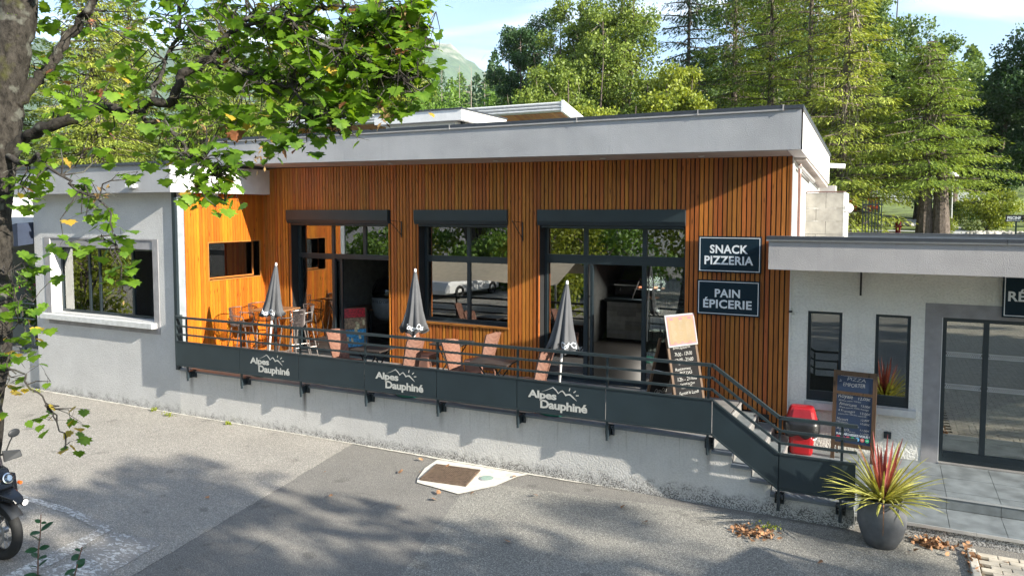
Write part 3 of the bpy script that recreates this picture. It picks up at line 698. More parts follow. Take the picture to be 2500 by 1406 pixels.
# return wall at the left end: vertical boards facing +x, with a window
rx = -12.40
ret = (-1.545, -.145, 2.60, 3.36)
def rseg(y): 
    return [(FL, 4.37)] if not (ret[0] - .04 < y < ret[1] + .02) else [(FL, 2.585), (3.375, 4.37)]
y = -2.12; protos = {}
while y < -.03:
    wd = .0665
    for z0, z1 in rseg(y + wd / 2):
        key = (round(z0, 2), round(z1, 2))
        if key not in protos: protos[key] = MB().box(0, .022, 0, wd, z0, z1).mesh('board', M['wood_return'])
        o = bpy.data.objects.new('board', protos[key]); COL.objects.link(o); o.parent = bld; o.location = (rx + .012 + 6.8 + random.uniform(0, .002), y - 3, 0)
    y += .0715
mb = MB(); mb.box(rx - .2, rx + .010, -2.2, ret[0], FL, 4.37).box(rx - .2, rx + .010, ret[1], .0, FL, 4.37).box(rx - .2, rx + .010, ret[0], ret[1], FL, ret[2]).box(rx - .2, rx + .010, ret[0], ret[1], ret[3], 4.37)
mb.build('return_wall', M['membrane'], bld, True)
# reveal lining + window
m = MB(); m.box(rx - .22, rx + .036, ret[0] - .02, ret[0], ret[2] - .02, ret[3] + .02).box(rx - .22, rx + .036, ret[1], ret[1] + .02, ret[2] - .02, ret[3] + .02).box(rx - .22, rx + .036, ret[0], ret[1], ret[3], ret[3] + .02).box(rx - .22, rx + .045, ret[0], ret[1], ret[2] - .02, ret[2])
m.build('reveal_board', M['woody'], bld, True)
f = MB().box(rx - .21, rx - .17, ret[0], ret[0] + .03, ret[2], ret[3]).box(rx - .21, rx - .17, ret[1] - .03, ret[1], ret[2], ret[3]).box(rx - .21, rx - .17, ret[0] + .03, ret[1] - .03, ret[2], ret[2] + .03).box(rx - .21, rx - .17, ret[0] + .03, ret[1] - .03, ret[3] - .03, ret[3]).build('side_window', M['woodx'], bld, True)
B('pane', rx - .192, rx - .186, ret[0] + .03, ret[1] - .03, ret[2] + .03, ret[3] - .03, M['glass'], f)
# interior: shop room
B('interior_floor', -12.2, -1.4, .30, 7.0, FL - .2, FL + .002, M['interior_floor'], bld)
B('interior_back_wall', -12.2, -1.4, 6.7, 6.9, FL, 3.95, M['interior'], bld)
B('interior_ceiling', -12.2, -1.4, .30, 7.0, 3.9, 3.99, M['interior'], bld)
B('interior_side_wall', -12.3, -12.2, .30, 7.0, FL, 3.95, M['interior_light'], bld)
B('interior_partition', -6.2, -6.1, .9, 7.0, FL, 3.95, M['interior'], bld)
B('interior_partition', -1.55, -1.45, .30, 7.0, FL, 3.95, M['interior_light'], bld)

# ================================================================ LEFT WING
wing = thing('rendered_wing', 'grey roughcast wing with wide window and projecting fascia behind the maple', 'building', (-14.7, 0, 0))
W0, W1 = -16.95, -12.42
wo = (-16.40, -13.10, 1.80, 3.42)
wall_with_openings('front_wall', W0, W1, -2.28, -1.95, -.05, 4.40, [wo], M['wall'], wing)
B('side_wall', W0, W0 + .25, -1.95, 5, 0, 4.4, M['wall'], wing); B('side_wall', W1 - .30, W1 - .19, -1.94, 5, 0, 4.4, M['wall'], wing)
# fascia
B('fascia', -17.1, -12.16, -2.60, -2.42, 4.37, 4.90, M['fascia'], wing)
B('fascia_end', -12.34, -12.16, -2.418, .0, 4.37, 4.90, M['white'], wing)
B('fascia_end', -17.1, -16.92, -2.418, 5, 4.37, 4.90, M['white'], wing)
B('soffit', -16.91, -12.35, -2.418, -1.96, 4.401, 4.45, M['fascia'], wing)
B('parapet_cap', -17.13, -14.3, -2.64, -2.38, 4.902, 4.955, M['cap'], wing); B('parapet_cap', -14.296, -12.13, -2.64, -2.38, 4.902, 4.955, M['cap'], wing)
B('parapet_cap', -12.36, -12.13, -2.378, -.2, 4.902, 4.95, M['cap'], wing)
B('roof', -16.9, -12.35, -2.41, 7, 4.6, 4.7, M['cap'], wing)
B('corner_profile', -12.46, -12.375, -2.335, -2.285, .90, 4.368, M['frame'], wing); B('corner_profile', -12.415, -12.368, -2.283, -2.13, FL, 4.368, simple('grey_flashing', (.30, .33, .36), .5, .2), wing)
m = MB()  # smooth band round the window
for a, b, c, d in ((-16.58, -16.40, 1.70, 3.45), (-13.10, -12.94, 1.55, 3.45), (-16.40, -13.10, 3.42, 3.45)): m.box(a, b, -2.292, -2.2805, c, d)
m.box(-16.50, -13.10, -2.292, -2.2805, 1.55, 1.66)
m.build('window_surround', M['surround'], wing, True)
B('reveal', -16.41, -16.385, -2.29, -2.02, 1.80, 3.42, M['white'], wing)
B('window_sill', -16.62, -13.02, -2.42, -2.0, 1.665, 1.775, M['sill'], wing, bevel=.006)
B('roller_shutter_box', -16.38, -13.12, -2.275, -2.05, 3.24, 3.415, M['surround'], wing)
window('sliding_window', wing, -16.38, -13.12, 1.80, 3.24, -2.03, .055, ((-15.42, 1.85, 3.19), (-15.08, 1.85, 3.19), (-14.02, 1.85, 3.19)), (), 'glass', .06, ((-16.325, -15.455, 1.855, 3.185), (-15.385, -15.115, 1.855, 3.185), (-15.045, -14.055, 1.855, 3.185)), mw=.06)
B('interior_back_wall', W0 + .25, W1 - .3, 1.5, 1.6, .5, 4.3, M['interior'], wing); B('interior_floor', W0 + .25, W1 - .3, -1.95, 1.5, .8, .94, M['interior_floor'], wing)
m = MB()
for k in range(9): m.tube([(-16.15 + k * .05, -1.80 + .03 * (k % 2), 1.85), (-16.15 + k * .05, -1.80 + .03 * (k % 2), 3.2)], .028, 8)
m.build('curtain', M['sill'], wing, True)
for x, lb in ((-13.17, 'right of the pair of small white lamps under the wing fascia'), (-14.75, 'left of the pair of small white lamps under the wing fascia')):
    t = thing('wall_light', lb, 'wall light', (x, -2.62, 4.50), group='small lamps on the wing fascia')
    MB().box(-.11, .11, -.10, .02, -.035, .03).build('housing', M['white'], t, bevel=.01); MB().box(-.09, .09, -.085, -.0, -.045, -.036).build('diffuser', M['globe'], t)

# far-left neighbouring terrace
nb = thing('neighbour_terrace', 'recessed terrace with dark railing and white canopy at far left behind the trunk', 'terrace', (-21, -1, 0))
B('retaining_wall', -27, -16.96, -2.20, -1.9, -.05, .90, M['wall'], nb); B('floor', -27, -16.96, -1.9, .5, .7, .90, M['tile_terrace'], nb)
B('back_wall', -27, -16.96, .5, .8, .9, 4.3, M['interior'], nb); B('canopy', -27, -19.4, -2.5, .5, 3.55, 4.35, M['white'], nb)
m = MB()
for z in (1.95, 1.78, 1.60): m.tube([(-27, -2.32, z), (-17.0, -2.32, z)], .018, 6)
m.build('rail', M['rail'], nb, True); B('panel', -27, -17.0, -2.33, -2.315, 1.02, 1.47, M['panel'], nb)
for x in (-17.5, -18.9, -20.3): B('post', x - .02, x + .02, -2.31, -2.28, .85, 1.95, M['rail'], nb); B('bracket', x - .06, x + .06, -2.33, -2.20, .80, .92, M['frame'], nb)
aw = MB(); aw.hexa([(-21.5, -2.6, 2.95), (-17.0, -2.6, 3.25), (-17.0, .4, 3.6), (-21.5, .4, 3.3), (-21.5, -2.6, 3.0), (-17.0, -2.6, 3.75), (-17.0, .4, 3.9), (-21.5, .4, 3.4)])
tag(aw.build('awning', M['awning']), 'navy canvas awning over the far-left terrace beside the wing', 'awning')

# ================================================================ ROOFTOP STRUCTURES
rb = thing('rooftop_box', 'low white flat roofed box rising behind the long grey fascia', 'rooftop structure', (-11, 5, 5.2))
B('wall', -12.10, -9.95, 4.2, 6.3, 5.22, 6.30, M['white_render'], rb)
m = MB().box(-12.33, -9.65, 4.0, 4.15, 6.30, 6.57).box(-9.8, -9.65, 4.151, 6.5, 6.30, 6.57).box(-12.33, -12.18, 4.151, 6.5, 6.30, 6.57); m.build('fascia', M['white'], rb, True)
B('roof', -12.17, -9.81, 4.16, 6.5, 6.32, 6.5, M['soffit'], rb)
B('parapet_cap', -12.36, -9.62, 3.97, 4.18, 6.572, 6.605, M['cap'], rb); B('parapet_cap', -9.83, -9.62, 4.182, 6.52, 6.572, 6.605, M['cap'], rb)
B('flood_lamp', -9.94, -9.86, 4.45, 4.55, 6.15, 6.32, M['frame'], rb)
rr = thing('raised_roof', 'raised roof with pale ribbed edge and warm timber soffit behind the white box', 'roof', (-14, 8, 5.2))
m = MB(); prof = []
for k in range(3):
    z0 = 6.92 + k * .095; prof += [(8.0 + .045, z0), (7.99, z0 + .03), (7.985, z0 + .06), (8.03, z0 + .092)]
prof += [(8.2, 7.215), (8.2, 6.92)]; n = len(prof)
m.add([(-19.1, y, z) for y, z in prof] + [(-8.62, y, z) for y, z in prof], [tuple(range(n)), tuple(reversed(range(n, 2 * n)))] + [(i, (i + 1) % n, (i + 1) % n + n, i + n)[::-1] for i in range(n)])
m.build('ribbed_edge', M['sill'], rr, True)
MB().hexa([(-8.62, 7.98, 6.90), (-8.55, 7.98, 6.90), (-8.55, 9.7, 6.58), (-8.62, 9.7, 6.58), (-8.62, 7.98, 7.24), (-8.55, 7.98, 7.24), (-8.55, 9.7, 6.92), (-8.62, 9.7, 6.92)]).build('edge_board', M['white'], rr, True)
MB().hexa([(-19.1, 8.21, 6.93), (-8.63, 8.21, 6.93), (-8.63, 9.7, 6.66), (-19.1, 9.7, 6.66), (-19.1, 8.21, 7.2), (-8.63, 8.21, 7.2), (-8.63, 9.7, 6.9), (-19.1, 9.7, 6.9)]).build('roof_slab', M['soffit'], rr, True)
k = -19.05
while k < -8.7:
    MB().hexa([(k, 8.21, 6.905), (k + .125, 8.21, 6.905), (k + .125, 9.7, 6.635), (k, 9.7, 6.635), (k, 8.21, 6.928), (k + .125, 8.21, 6.928), (k + .125, 9.7, 6.658), (k, 9.7, 6.658)]).build('soffit_board', M['woody'], rr, True); k += .135
B('wall', -18.8, -8.9, 9.72, 13, 3, 6.85, M['white_render'], rr)

# ================================================================ RIGHT BUILDING (reception)
rec = thing('reception_building', 'low pale roughcast building with projecting grey canopy and sliding entrance door', 'building', (3, 3, 0))
ro = [(-1.08, -.585, 1.05, 2.46), (-.125, .345, 1.07, 2.465), (.745, 3.30, .30, 2.47)]
wall_with_openings('front_wall', -1.334, 8, .0, .22, .0, 3.35, ro, M['white_render'], rec)
m = MB().box(.525, .745, -.006, -.0005, .32, 2.67).box(.7455, 3.30, -.006, -.0005, 2.47, 2.67).box(3.3005, 3.52, -.006, -.0005, .32, 2.67); m.build('door_surround', M['surround'], rec, True)
B('door_jamb_lining', .7455, .752, -.006, .10, .32, 2.47, M['white'], rec)
for (a, b, c, d) in ro[:2]:
    fdep = .06
    window('narrow_window', rec, a, b, c, d, .10, .045, (), ((c + .10, a + .045, b - .045, .055),), 'glass', .07, ((a + .045, b - .045, c + .155, d - .045),))
    B('window_sill', a - .02, b + .10, -.10, .06, c - .10, c - .001, M['sill'], rec)
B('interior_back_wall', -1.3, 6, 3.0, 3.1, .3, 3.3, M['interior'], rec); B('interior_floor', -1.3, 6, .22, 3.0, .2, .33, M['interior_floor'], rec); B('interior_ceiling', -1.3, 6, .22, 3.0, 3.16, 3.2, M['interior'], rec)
sdo = window('sliding_door', rec, .752, 3.30, .34, 2.465, .10, .055, ((1.30, .395, 2.41), (2.1, .395, 2.41)), ((.44, .81, 3.24, .05),), 'glass', .08, ((.807, 1.265, .49, 2.41), (1.335, 2.065, .49, 2.41), (2.135, 3.24, .49, 2.41)), mw=.07)
# zigzag safety bands on the door
m = MB()
for zc in (1.93, 1.46):
    for (a, b) in ((.807, 1.265), (1.335, 2.065), (2.135, 3.24)):
        for dz in (-.032, .032): m.box(a, b, .086, .0885, zc + dz - .003, zc + dz + .003)
        k = a
        while k < b - .04:
            for (p, q) in (((k, zc - .03), (k + .04, zc + .03)), ((k + .012, zc + .03), (k + .045, zc - .03))):
                p, q = Vector((p[0], .087, p[1])), Vector((q[0], .087, q[1])); d = q - p; m.obox((p + q) / 2, d, (0, 1, 0), d.cross(Vector((0, 1, 0))), d.length / 2, .001, .0028)
            k += .027
m.build('safety_band', M['sill'], rec, True)
B('threshold', .752, 3.3, -.03, .05, .318, .34, M['tile_terrace'], rec)
# canopy
B('canopy_fascia', -1.55, 8, -1.0, -.85, 3.16, 3.575, M['fascia_warm'], rec)
B('canopy_end', -1.55, -1.40, -.849, -.04, 3.16, 3.575, M['fascia_warm'], rec)
B('canopy_slab', -1.40, 8, -.849, -.001, 3.22, 3.36, M['soffit'], rec)
B('roof', -1.33, 8, .0, 5.9, 3.355, 3.40, simple('gravel_roof', (.25, .24, .23), .95, 0, .2, 30), rec)
for a, b in ((-1.58, 1.37), (1.375, 4.4), (4.405, 8)):
    B('parapet_cap', a, b, -1.04, -.80, 3.60, 3.645, M['cap'], rec); B('drip_edge', a, b, -1.032, -.98, 3.576, 3.599, M['trim'], rec)
B('rear_parapet', -1.33, 8, 5.9, 6.1, 3.0, 3.50, M['nosing'], rec)
for a, b in ((-1.33, .3), (.305, 2.9), (2.905, 8)): B('rear_cap', a, b, 5.86, 6.14, 3.502, 3.53, M['cap'], rec)
MB().box(.03, .13, -.03, -.001, .60, .70).build('socket_box', M['frame'], rec, True, bevel=.008)
bs = thing('block_wall', 'bare concrete block wall standing on the low roof beside the white gable', 'wall', (-1.0, 2.2, 3.4))
for r_ in range(4):
    zz = [3.40, 3.60, 3.83, 4.06][r_]; zh = [3.595, 3.825, 4.055, 4.33][r_]
    for (a, b) in (((-1.33, -1.0), (-.995, -.72)) if r_ % 2 else ((-1.33, -1.16), (-1.155, -.72))):
        B('block', a, b, 2.0, 2.2, zz, zh, M['blockwork'], bs)
B('edge_render', -.716, -.69, 2.0, 3.4, 3.40, 4.34, M['white_render'], bs); B('coping', -1.33, -.69, 1.99, 2.25, 4.342, 4.36, M['downpipe'], bs)
tag(MB().lathe([(.06, 0), (.09, .03), (.09, .08), (.05, .12)], 16, axis='y').xform(Matrix.Translation((-.64, 2.0, 4.06))).build('bulkhead_lamp', M['globe']), 'round white bulkhead lamp at the edge of the bare block wall', 'lamp')

# ================================================================ SIGNS
def sign(nm, label, X0, X1, Z0, Z1, y, lines, border=True):
    cx, cz = (X0 + X1) / 2, (Z0 + Z1) / 2
    t = thing(nm, label, 'sign', (cx, y, cz))
    hw, hh = (X1 - X0) / 2, (Z1 - Z0) / 2
    MB().box(-hw, hw, 0, .025, -hh, hh).build('sign_board', M['sign'], t, bevel=.002)
    m = MB(); i = .022; w_ = .011
    m.box(-hw + i, hw - i, -.002, -.0, hh - i - w_, hh - i).box(-hw + i, hw - i, -.002, -.0, -hh + i, -hh + i + w_).box(-hw + i, -hw + i + w_, -.002, -.0, -hh + i + w_, hh - i - w_).box(hw - i - w_, hw - i, -.002, -.0, -hh + i + w_, hh - i - w_)
    m.build('border', M['letter'], t)
    for body, dx, dz, w2, h2 in lines: text('lettering', body, (dx, -.0005, dz), (1, 0, 0), (0, 0, 1), w2, h2, M['letter'], t, .028, sp=1.05)
    return t
s = sign('shop_sign', 'upper navy sign reading SNACK PIZZERIA on the timber wall', -2.775, -1.78, 3.015, 3.602, -.085, [('SNACK', -.01, .085, .60, .14), ('PIZZERIA', -.01, -.095, .77, .14)])
s = sign('shop_sign', 'lower navy sign reading PAIN ÉPICERIE on the timber wall', -2.785, -1.79, 2.318, 2.89, -.085, [('PAIN', -.01, .075, .40, .135), ('ÉPICERIE', -.01, -.085, .77, .175)])
s = sign('shop_sign', 'navy reception sign over the sliding door at the right edge of the picture', 1.455, 2.62, 2.53, 3.12, -.10, [('RÉCEPTION', .0, .02, 1.03, .175)])
# triangular wire brackets
def wbracket(label, x, z0, z1, arm):
    t = thing('sign_bracket', label, 'bracket', (x, -.035, z0), group='empty wire brackets on the facades')
    MB().box(-.012, .012, -.012, .0, 0, z1 - z0).build('wall_bar', M['black'], t)
    MB().tube([(0, -.01, z1 - z0 - .01), (0, -arm, z1 - z0 + .02)], .005, 6).build('arm', M['black'], t)
    MB().tube([(0, -.01, .05), (0, -arm, z1 - z0 + .015)], .007, 6).build('brace', M['black'], t)
wbracket('empty triangular wire bracket between the open glazed door and the picture window', -8.68, 3.49, 3.81, .42)
wbracket('empty triangular wire bracket between the picture window and the shop door', -6.0, 3.46, 3.81, .42)
t = thing('bar_bracket', 'short dark vertical bar hanging under the canopy above the narrow windows', 'bracket', (-.34, -.06, 2.74))
MB().box(-.014, .014, -.014, .014, 0, .40).build('bar', M['black'], t); MB().box(-.02, .02, -.02, .06, .36, .42).build('fixing', M['frame'], t)
tag(MB().box(-1.36, -1.31, -.05, -.005, 2.42, 2.45).build('cable_clip', M['black']), 'tiny dark clip at the corner of timber and roughcast walls', 'clip')
tag(MB().box(-1.90, -1.62, -.034, -.027, .66, .76).add([], []).build('wall_vent', M['black']), 'low dark vent in the timber slats above the steps', 'vent')

# ================================================================ PARASOLS
def parasol(label, base, tip, hem_dz, rot, txt):
    t = thing('folded_parasol', label, 'parasol', base, 0, 'folded black parasols behind the railing')
    b = Vector((0, 0, 0)); tp = Vector(tip) - Vector(base); H = tp.length; ax = tp.normalized()
    q = Vector((0, 0, 1)).rotation_difference(ax).to_matrix().to_4x4()
    MB().lathe([(.29, 0), (.29, .03), (.26, .06), (.12, .085), (.05, .09)], 28).build('base', M['green_base'], t, smooth=True)
    MB().tube([Vector((0, 0, .05)), tp * .985], .0205, 12).build('pole', M['pole'], t, smooth=True)
    MB().lathe([(.018, H - .02), (.022, H + .01), (.018, H + .045), (.004, H + .055)], 12).xform(q).build('finial', M['pole'], t, smooth=True)
    prof = [(.022, H), (.035, H - .05), (.062, H - .18), (.105, H - .42), (.150, H - .66), (.205, H - .86), (.262, H - hem_dz), (.25, H - hem_dz - .002), (.14, H - hem_dz + .05)]
    ph = random.uniform(0, 6)
    def fold(a, z):
        k = min(1, max(0, (H - z) / hem_dz)) ** .8
        u = (a * 8 / (2 * math.pi) + ph) % 1
        s_ = abs(u - .5) * 2
        return 1 - k * (.60 * (1 - s_) ** 1.4) * (.8 + .35 * math.sin(a * 3 + ph)) + .05 * k * math.sin(a * 2 + ph)
    n = 96
    mb = MB().lathe(prof, n, mod=fold, cap=False)
    # ragged hem
    vs = []
    for i, v in enumerate(mb.v):
        row = i // n
        if 5 <= row <= 7: 
            a = 2 * math.pi * (i % n) / n; dz = (.035 * math.sin(a * 8 + ph) + .03 * math.sin(a * 3 + ph * 2)) * (1 if row > 5 else .4)
            v = (v[0], v[1], v[2] + dz)
        vs.append(v)
    mb.v = vs; mb.xform(q)
    o = mb.build('canopy', M['fabric'], t, smooth=True)
    # script lettering wrapped round the hem
    v2, f2 = text_mesh('Coca-Cola', .012, .35, .9)
    xs = [v[0] for v in v2]; w_ = max(xs) - min(xs); P = []
    for v in v2:
        a = rot + (v[0] - min(xs)) / w_ * txt; z = H - hem_dz + .055 + v[1] * .125 + .02 * math.sin(a * 8 + ph)
        rr = (.262 - (z - H + hem_dz) * .20) * fold(a, z) + .012
        P.append((rr * math.cos(a), rr * math.sin(a), z))
    MB().add(P, f2).xform(q).build('lettering', M['letter'], t)
parasol('folded black parasol farthest left, in front of the bar table', (-10.43, -1.95, FL), (-10.17, -1.95, 3.0), .94, R(-110), 1.5)
parasol('folded black parasol in the middle, in front of the picture window', (-7.09, -2.02, FL), (-7.03, -2.02, 3.0), 1.0, R(-100), 1.6)
parasol('folded black parasol farthest right, in front of the shop door', (-4.46, -2.0, FL), (-4.31, -2.0, 2.91), .98, R(-75), 1.4)

# ================================================================ FURNITURE
def bar_stool(label, x, y, rz):
    t = thing('bar_stool', label, 'bar stool', (x, y, FL), rz, 'bar stools round the high table')
    # woven shell: seat rising into curved back and arms, lattice of strips
    def shell(u, v):  # u across -1..1, v 0 front .. 1 back top
        if v < .5:
            yy = -.20 + v * 2 * .38; z = .74 + .03 * u * u - .02 * math.sin(v * 6)
            xx = u * (.20 + .02 * v)
            return Vector((xx, yy, z + abs(u) ** 3 * .05 * (v * 2)))
        k = (v - .5) * 2
        return Vector((u * (.21 + .035 * k), .18 + .07 * k - .10 * u * u * (.4 + k), .74 + .36 * k + abs(u) ** 3 * .05 * (1 - k)))
    m = MB(); n1, n2 = 18, 34
    for i in range(-n1, n1 + n2, 2):
        for sgn in (1, -1):
            prev = None
            for s_ in range(0, n2 + 1, 2):
                u = ((i + s_ * sgn * .8 + (0 if sgn == 1 else n2 * .8 - n1)) / n1) - .5
                if -1 <= u <= 1:
                    p = shell(u, s_ / n2)
                    if prev is not None and (p - prev).length > 1e-4:
                        d = (p - prev).normalized(); sd = d.cross(Vector((0, .3, 1))).normalized() * .0055
                        m.add([prev - sd, prev + sd, p + sd, p - sd], [(0, 1, 2, 3)])
                    prev = p
                else: prev = None
    m.build('woven_shell', M['stool'], t)
    rim = [shell(-1, v / 12) for v in range(13)] + [shell(u / 6, 1) for u in range(-5, 6)] + [shell(1, 1 - v / 12) for v in range(13)] + [shell(u / 6, 0) for u in range(5, -6, -1)]
    MB().tube(rim + [rim[0]], .009, 6).build('rim', M['stool'], t)
    for sx_ in (-1, 1):
        MB().tube([(sx_ * .22, .16, .98), (sx_ * .27, .02, .97), (sx_ * .27, -.14, .95), (sx_ * .235, -.15, .84), (sx_ * .20, -.12, .74)], .011, 6).build('armrest', M['stoolleg'], t)
        MB().tube([(sx_ * .17, -.14, .73), (sx_ * .24, -.24, 0)], .012, 6).build('leg', M['stoolleg'], t)
        MB().tube([(sx_ * .17, .14, .73), (sx_ * .24, .26, 0)], .012, 6).build('leg', M['stoolleg'], t)
    MB().tube([(-.22, -.21, .25), (.22, -.21, .25)], .009, 6).build('footrest', M['stoolleg'], t)
    MB().tube([(-.225, .22, .25), (-.225, -.21, .25)], .008, 6).build('stretcher', M['stoolleg'], t); MB().tube([(.225, .22, .25), (.225, -.21, .25)], .008, 6).build('stretcher', M['stoolleg'], t)
    return t
bar_stool('woven bar stool with arms nearest the lit timber return wall', -11.75, -1.30, R(112))
bar_stool('woven bar stool in the far corner behind the high table', -11.95, -.55, R(70))
bar_stool('woven bar stool tucked behind the right of the high table by the door jamb', -10.95, -.42, R(-30))
bar_stool('woven bar stool right of the first parasol with its back to the open door', -10.62, -1.05, R(-82))
t = thing('high_table', 'square high bar table with brown slatted top behind the first parasol', 'table', (-11.28, -.85, FL), R(6))
for k in range(7): MB().box(-.36, .36, -.36 + k * .104, -.36 + k * .104 + .098, 1.04, 1.065).build('top_board', M['table_wood'], t)
MB().tube([(0, 0, .02), (0, 0, 1.04)], .035, 10).build('column', M['black'], t)
MB().box(-.24, .24, -.03, .03, 0, .03).box(-.03, .03, -.24, .24, .031, .05).build('foot', M['black'], t)

wm = NT('wicker'); p_ = wm.pos((1, 1, 1), True)
wv = wm.n('ShaderNodeTexWave'); wv.bands_direction = 'Z'; wv.inputs['Scale'].default_value = 16; wv.inputs['Distortion'].default_value = .6; wm.l(p_, wv.inputs['Vector'])
wx_ = wm.n('ShaderNodeTexWave'); wx_.bands_direction = 'X'; wx_.inputs['Scale'].default_value = 12; wm.l(p_, wx_.inputs['Vector'])
h_ = wm.math('MULTIPLY', wv.outputs['Fac'], wm.math('ADD', wm.math('MULTIPLY', wx_.outputs['Fac'], .5), .5))
wm.bsdf(wm.ramp(h_, (.1, (.10, .045, .030, 1)), (.5, (.34, .165, .115, 1)), (.9, (.44, .235, .17, 1))), .6, 0, h_, 1.0, .012); M['wicker'] = wm.m
def wicker_chair(label, x, y, rz):
    t = thing('wicker_chair', label, 'chair', (x, y, FL), rz, 'brown wicker terrace chairs'); t.scale = (.93, .90, .97)
    # back: tall panel flaring and curving, local +x is the facing direction
    nu, nv = 9, 12; vs = []; fs = []
    for side in (0, 1):
        for j in range(nv + 1):
            v = j / nv; hw = .20 + .035 * v; lean = -.20 - .13 * v - .03 * v * v
            for i in range(nu + 1):
                u = -1 + 2 * i / nu
                top = .03 * (1 - u * u) if j == nv else 0
                vs.append((lean + .05 * u * u - side * .03, u * hw, .44 + .52 * v + top))
    N = (nu + 1) * (nv + 1)
    for j in range(nv):
        for i in range(nu):
            a = j * (nu + 1) + i; fs += [(a, a + 1, a + nu + 2, a + nu + 1), (N + a, N + a + nu + 1, N + a + nu + 2, N + a + 1)]
    for j in range(nv):
        a = j * (nu + 1); b = a + nu; fs += [(a, a + nu + 1, N + a + nu + 1, N + a), (b, N + b, N + b + nu + 1, b + nu + 1)]
    for i in range(nu): a = nv * (nu + 1) + i; fs += [(a, a + 1, N + a + 1, N + a)]
    MB().add(vs, fs).build('backrest', M['wicker'], t)
    MB().hexa([(-.22, -.21, .38), (.22, -.23, .38), (.22, .23, .38), (-.22, .21, .38), (-.22, -.21, .45), (.23, -.23, .46), (.23, .23, .46), (-.22, .21, .45)]).build('seat', M['wicker'], t, bevel=.02)
    MB().box(-.20, .20, -.225, -.215, .22, .378).box(-.20, .20, .215, .225, .22, .378).box(.205, .215, -.2, .2, .24, .378).build('apron', M['wicker'], t)
    for sx_, sy_ in ((-1, -1), (1, -1), (1, 1), (-1, 1)):
        MB().tube([(sx_ * .19, sy_ * .19, .40), (sx_ * .22, sy_ * .21, 0)], [.019, .014], 8).build('leg', M['wicker'], t)
wicker_chair('wicker chair left of the low table by the open glazed door, facing right', -8.52, -1.98, R(-12))
wicker_chair('wicker chair seen from behind between the open door table and second parasol', -7.28, -2.02, R(168))
wicker_chair('wicker chair behind the second parasol under the picture window', -7.62, -.86, R(2))
wicker_chair('wicker chair under the right half of the picture window, facing left', -6.42, -.90, R(170))
wicker_chair('wicker chair left of the dark front table, facing right', -6.12, -1.98, R(-8))
wicker_chair('wicker chair at the right end of the dark front table, back to the shop door', -4.90, -2.02, R(172))
def cafe_table(label, x, y, rz, w_=.62, d_=.62, h=.70, top='table_dark', fold=True):
    t = thing('cafe_table', label, 'table', (x, y, FL), rz, 'dark low terrace tables')
    MB().box(-w_ / 2, w_ / 2, -d_ / 2, d_ / 2, h - .03, h).build('top', M[top], t, bevel=.006)
    for s_ in (-1, 1):
        MB().tube([(-w_ * .38, s_ * d_ * .33, .01), (w_ * .34, s_ * d_ * .33, h - .04)], .012, 6).build('leg', M['black'], t)
        MB().tube([(w_ * .38, s_ * d_ * .31, .01), (-w_ * .34, s_ * d_ * .31, h - .04)], .012, 6).build('leg', M['black'], t)
    MB().tube([(-w_ * .38, -d_ * .33, .012), (-w_ * .38, d_ * .33, .012)], .010, 6).tube([(w_ * .38, -d_ * .33, .012), (w_ * .38, d_ * .33, .012)], .010, 6).build('stretcher', M['black'], t)
cafe_table('low dark table near the rail in front of the open glazed door', -7.95, -1.95, R(3), .60, .55)
cafe_table('low dark table under the picture window between two wicker chairs', -7.02, -.86, R(3), .62, .60)
cafe_table('low dark table with clear edge in front, left of the shop door', -5.55, -1.95, R(4), .66, .66)

# ================================================================ BOARDS AND BIN
def chalk(t, lines, c, right, up, w_, col='chalk'):
    """lines: (text, du, dv, width, height) from the panel centre"""
    right, up = Vector(right), Vector(up)
    for (b, du, dv, lw, lh) in lines:
        text('lettering', b, Vector(c) + right * du + up * dv, right, up, lw, lh, M[col], t, -.009, .12, sp=.95, lift=.0, jit=.004)
# A-frame with the menu
t = thing('sandwich_board', 'black A-frame chalkboard with a framed menu on top, left of the navy signs', 'chalkboard', (-2.62, -1.1, FL))
wd = Vector((math.cos(R(58)), math.sin(R(58)), 0)); nr = Vector((math.sin(R(58)), -math.cos(R(58)), 0))
upv = (Vector((0, 0, 1)) - nr * .22).normalized(); fn = wd.cross(upv)
MB().obox(upv * .60, wd, fn, upv, .27, .008, .48).build('chalk_panel', M['slate'], t)
for s_ in (-1, 1): MB().obox(wd * (s_ * .29) + upv * .58, wd, fn, upv, .022, .013, .58).build('frame_post', M['board_wood'], t)
MB().obox(upv * .13, wd, fn, upv, .27, .011, .022).build('frame_rail', M['board_wood'], t); MB().obox(upv * 1.12, wd, fn, upv, .27, .011, .03).build('frame_rail', M['board_wood'], t)
bc = -nr * .72; up2 = (Vector((0, 0, 1)) + nr * .30).normalized(); fn2 = wd.cross(up2)
MB().obox(bc + up2 * .60, wd, fn2, up2, .27, .008, .46).build('chalk_panel', M['slate'], t)
for s_ in (-1, 1): MB().obox(bc + wd * (s_ * .29) + up2 * .58, wd, fn2, up2, .022, .013, .58).build('frame_post', M['board_wood'], t)
MB().tube([wd * -.3 + upv * .62 + nr * 0, bc + wd * -.3 + up2 * .62], .004, 6).build('stay', M['sill'], t)
text('lettering', 'Coca-Cola', bc + up2 * .22 - wd * .03 + fn2 * -0 , wd, up2, .26, .08, M['chalk'], t, .005, .4, lift=.012)
mc = upv * 1.255 + fn * -.0 - wd * .0
pc = mc + fn * .03
MB().obox(pc, wd, fn, upv, .31, .010, .25).build('menu_frame', M['steel'], t, bevel=.006)
MB().obox(pc + fn * .0112, wd, fn, upv, .287, .001, .227).build('menu_border', simple('menu_pink', (.28, .16, .19), .8, spec=.1), t)
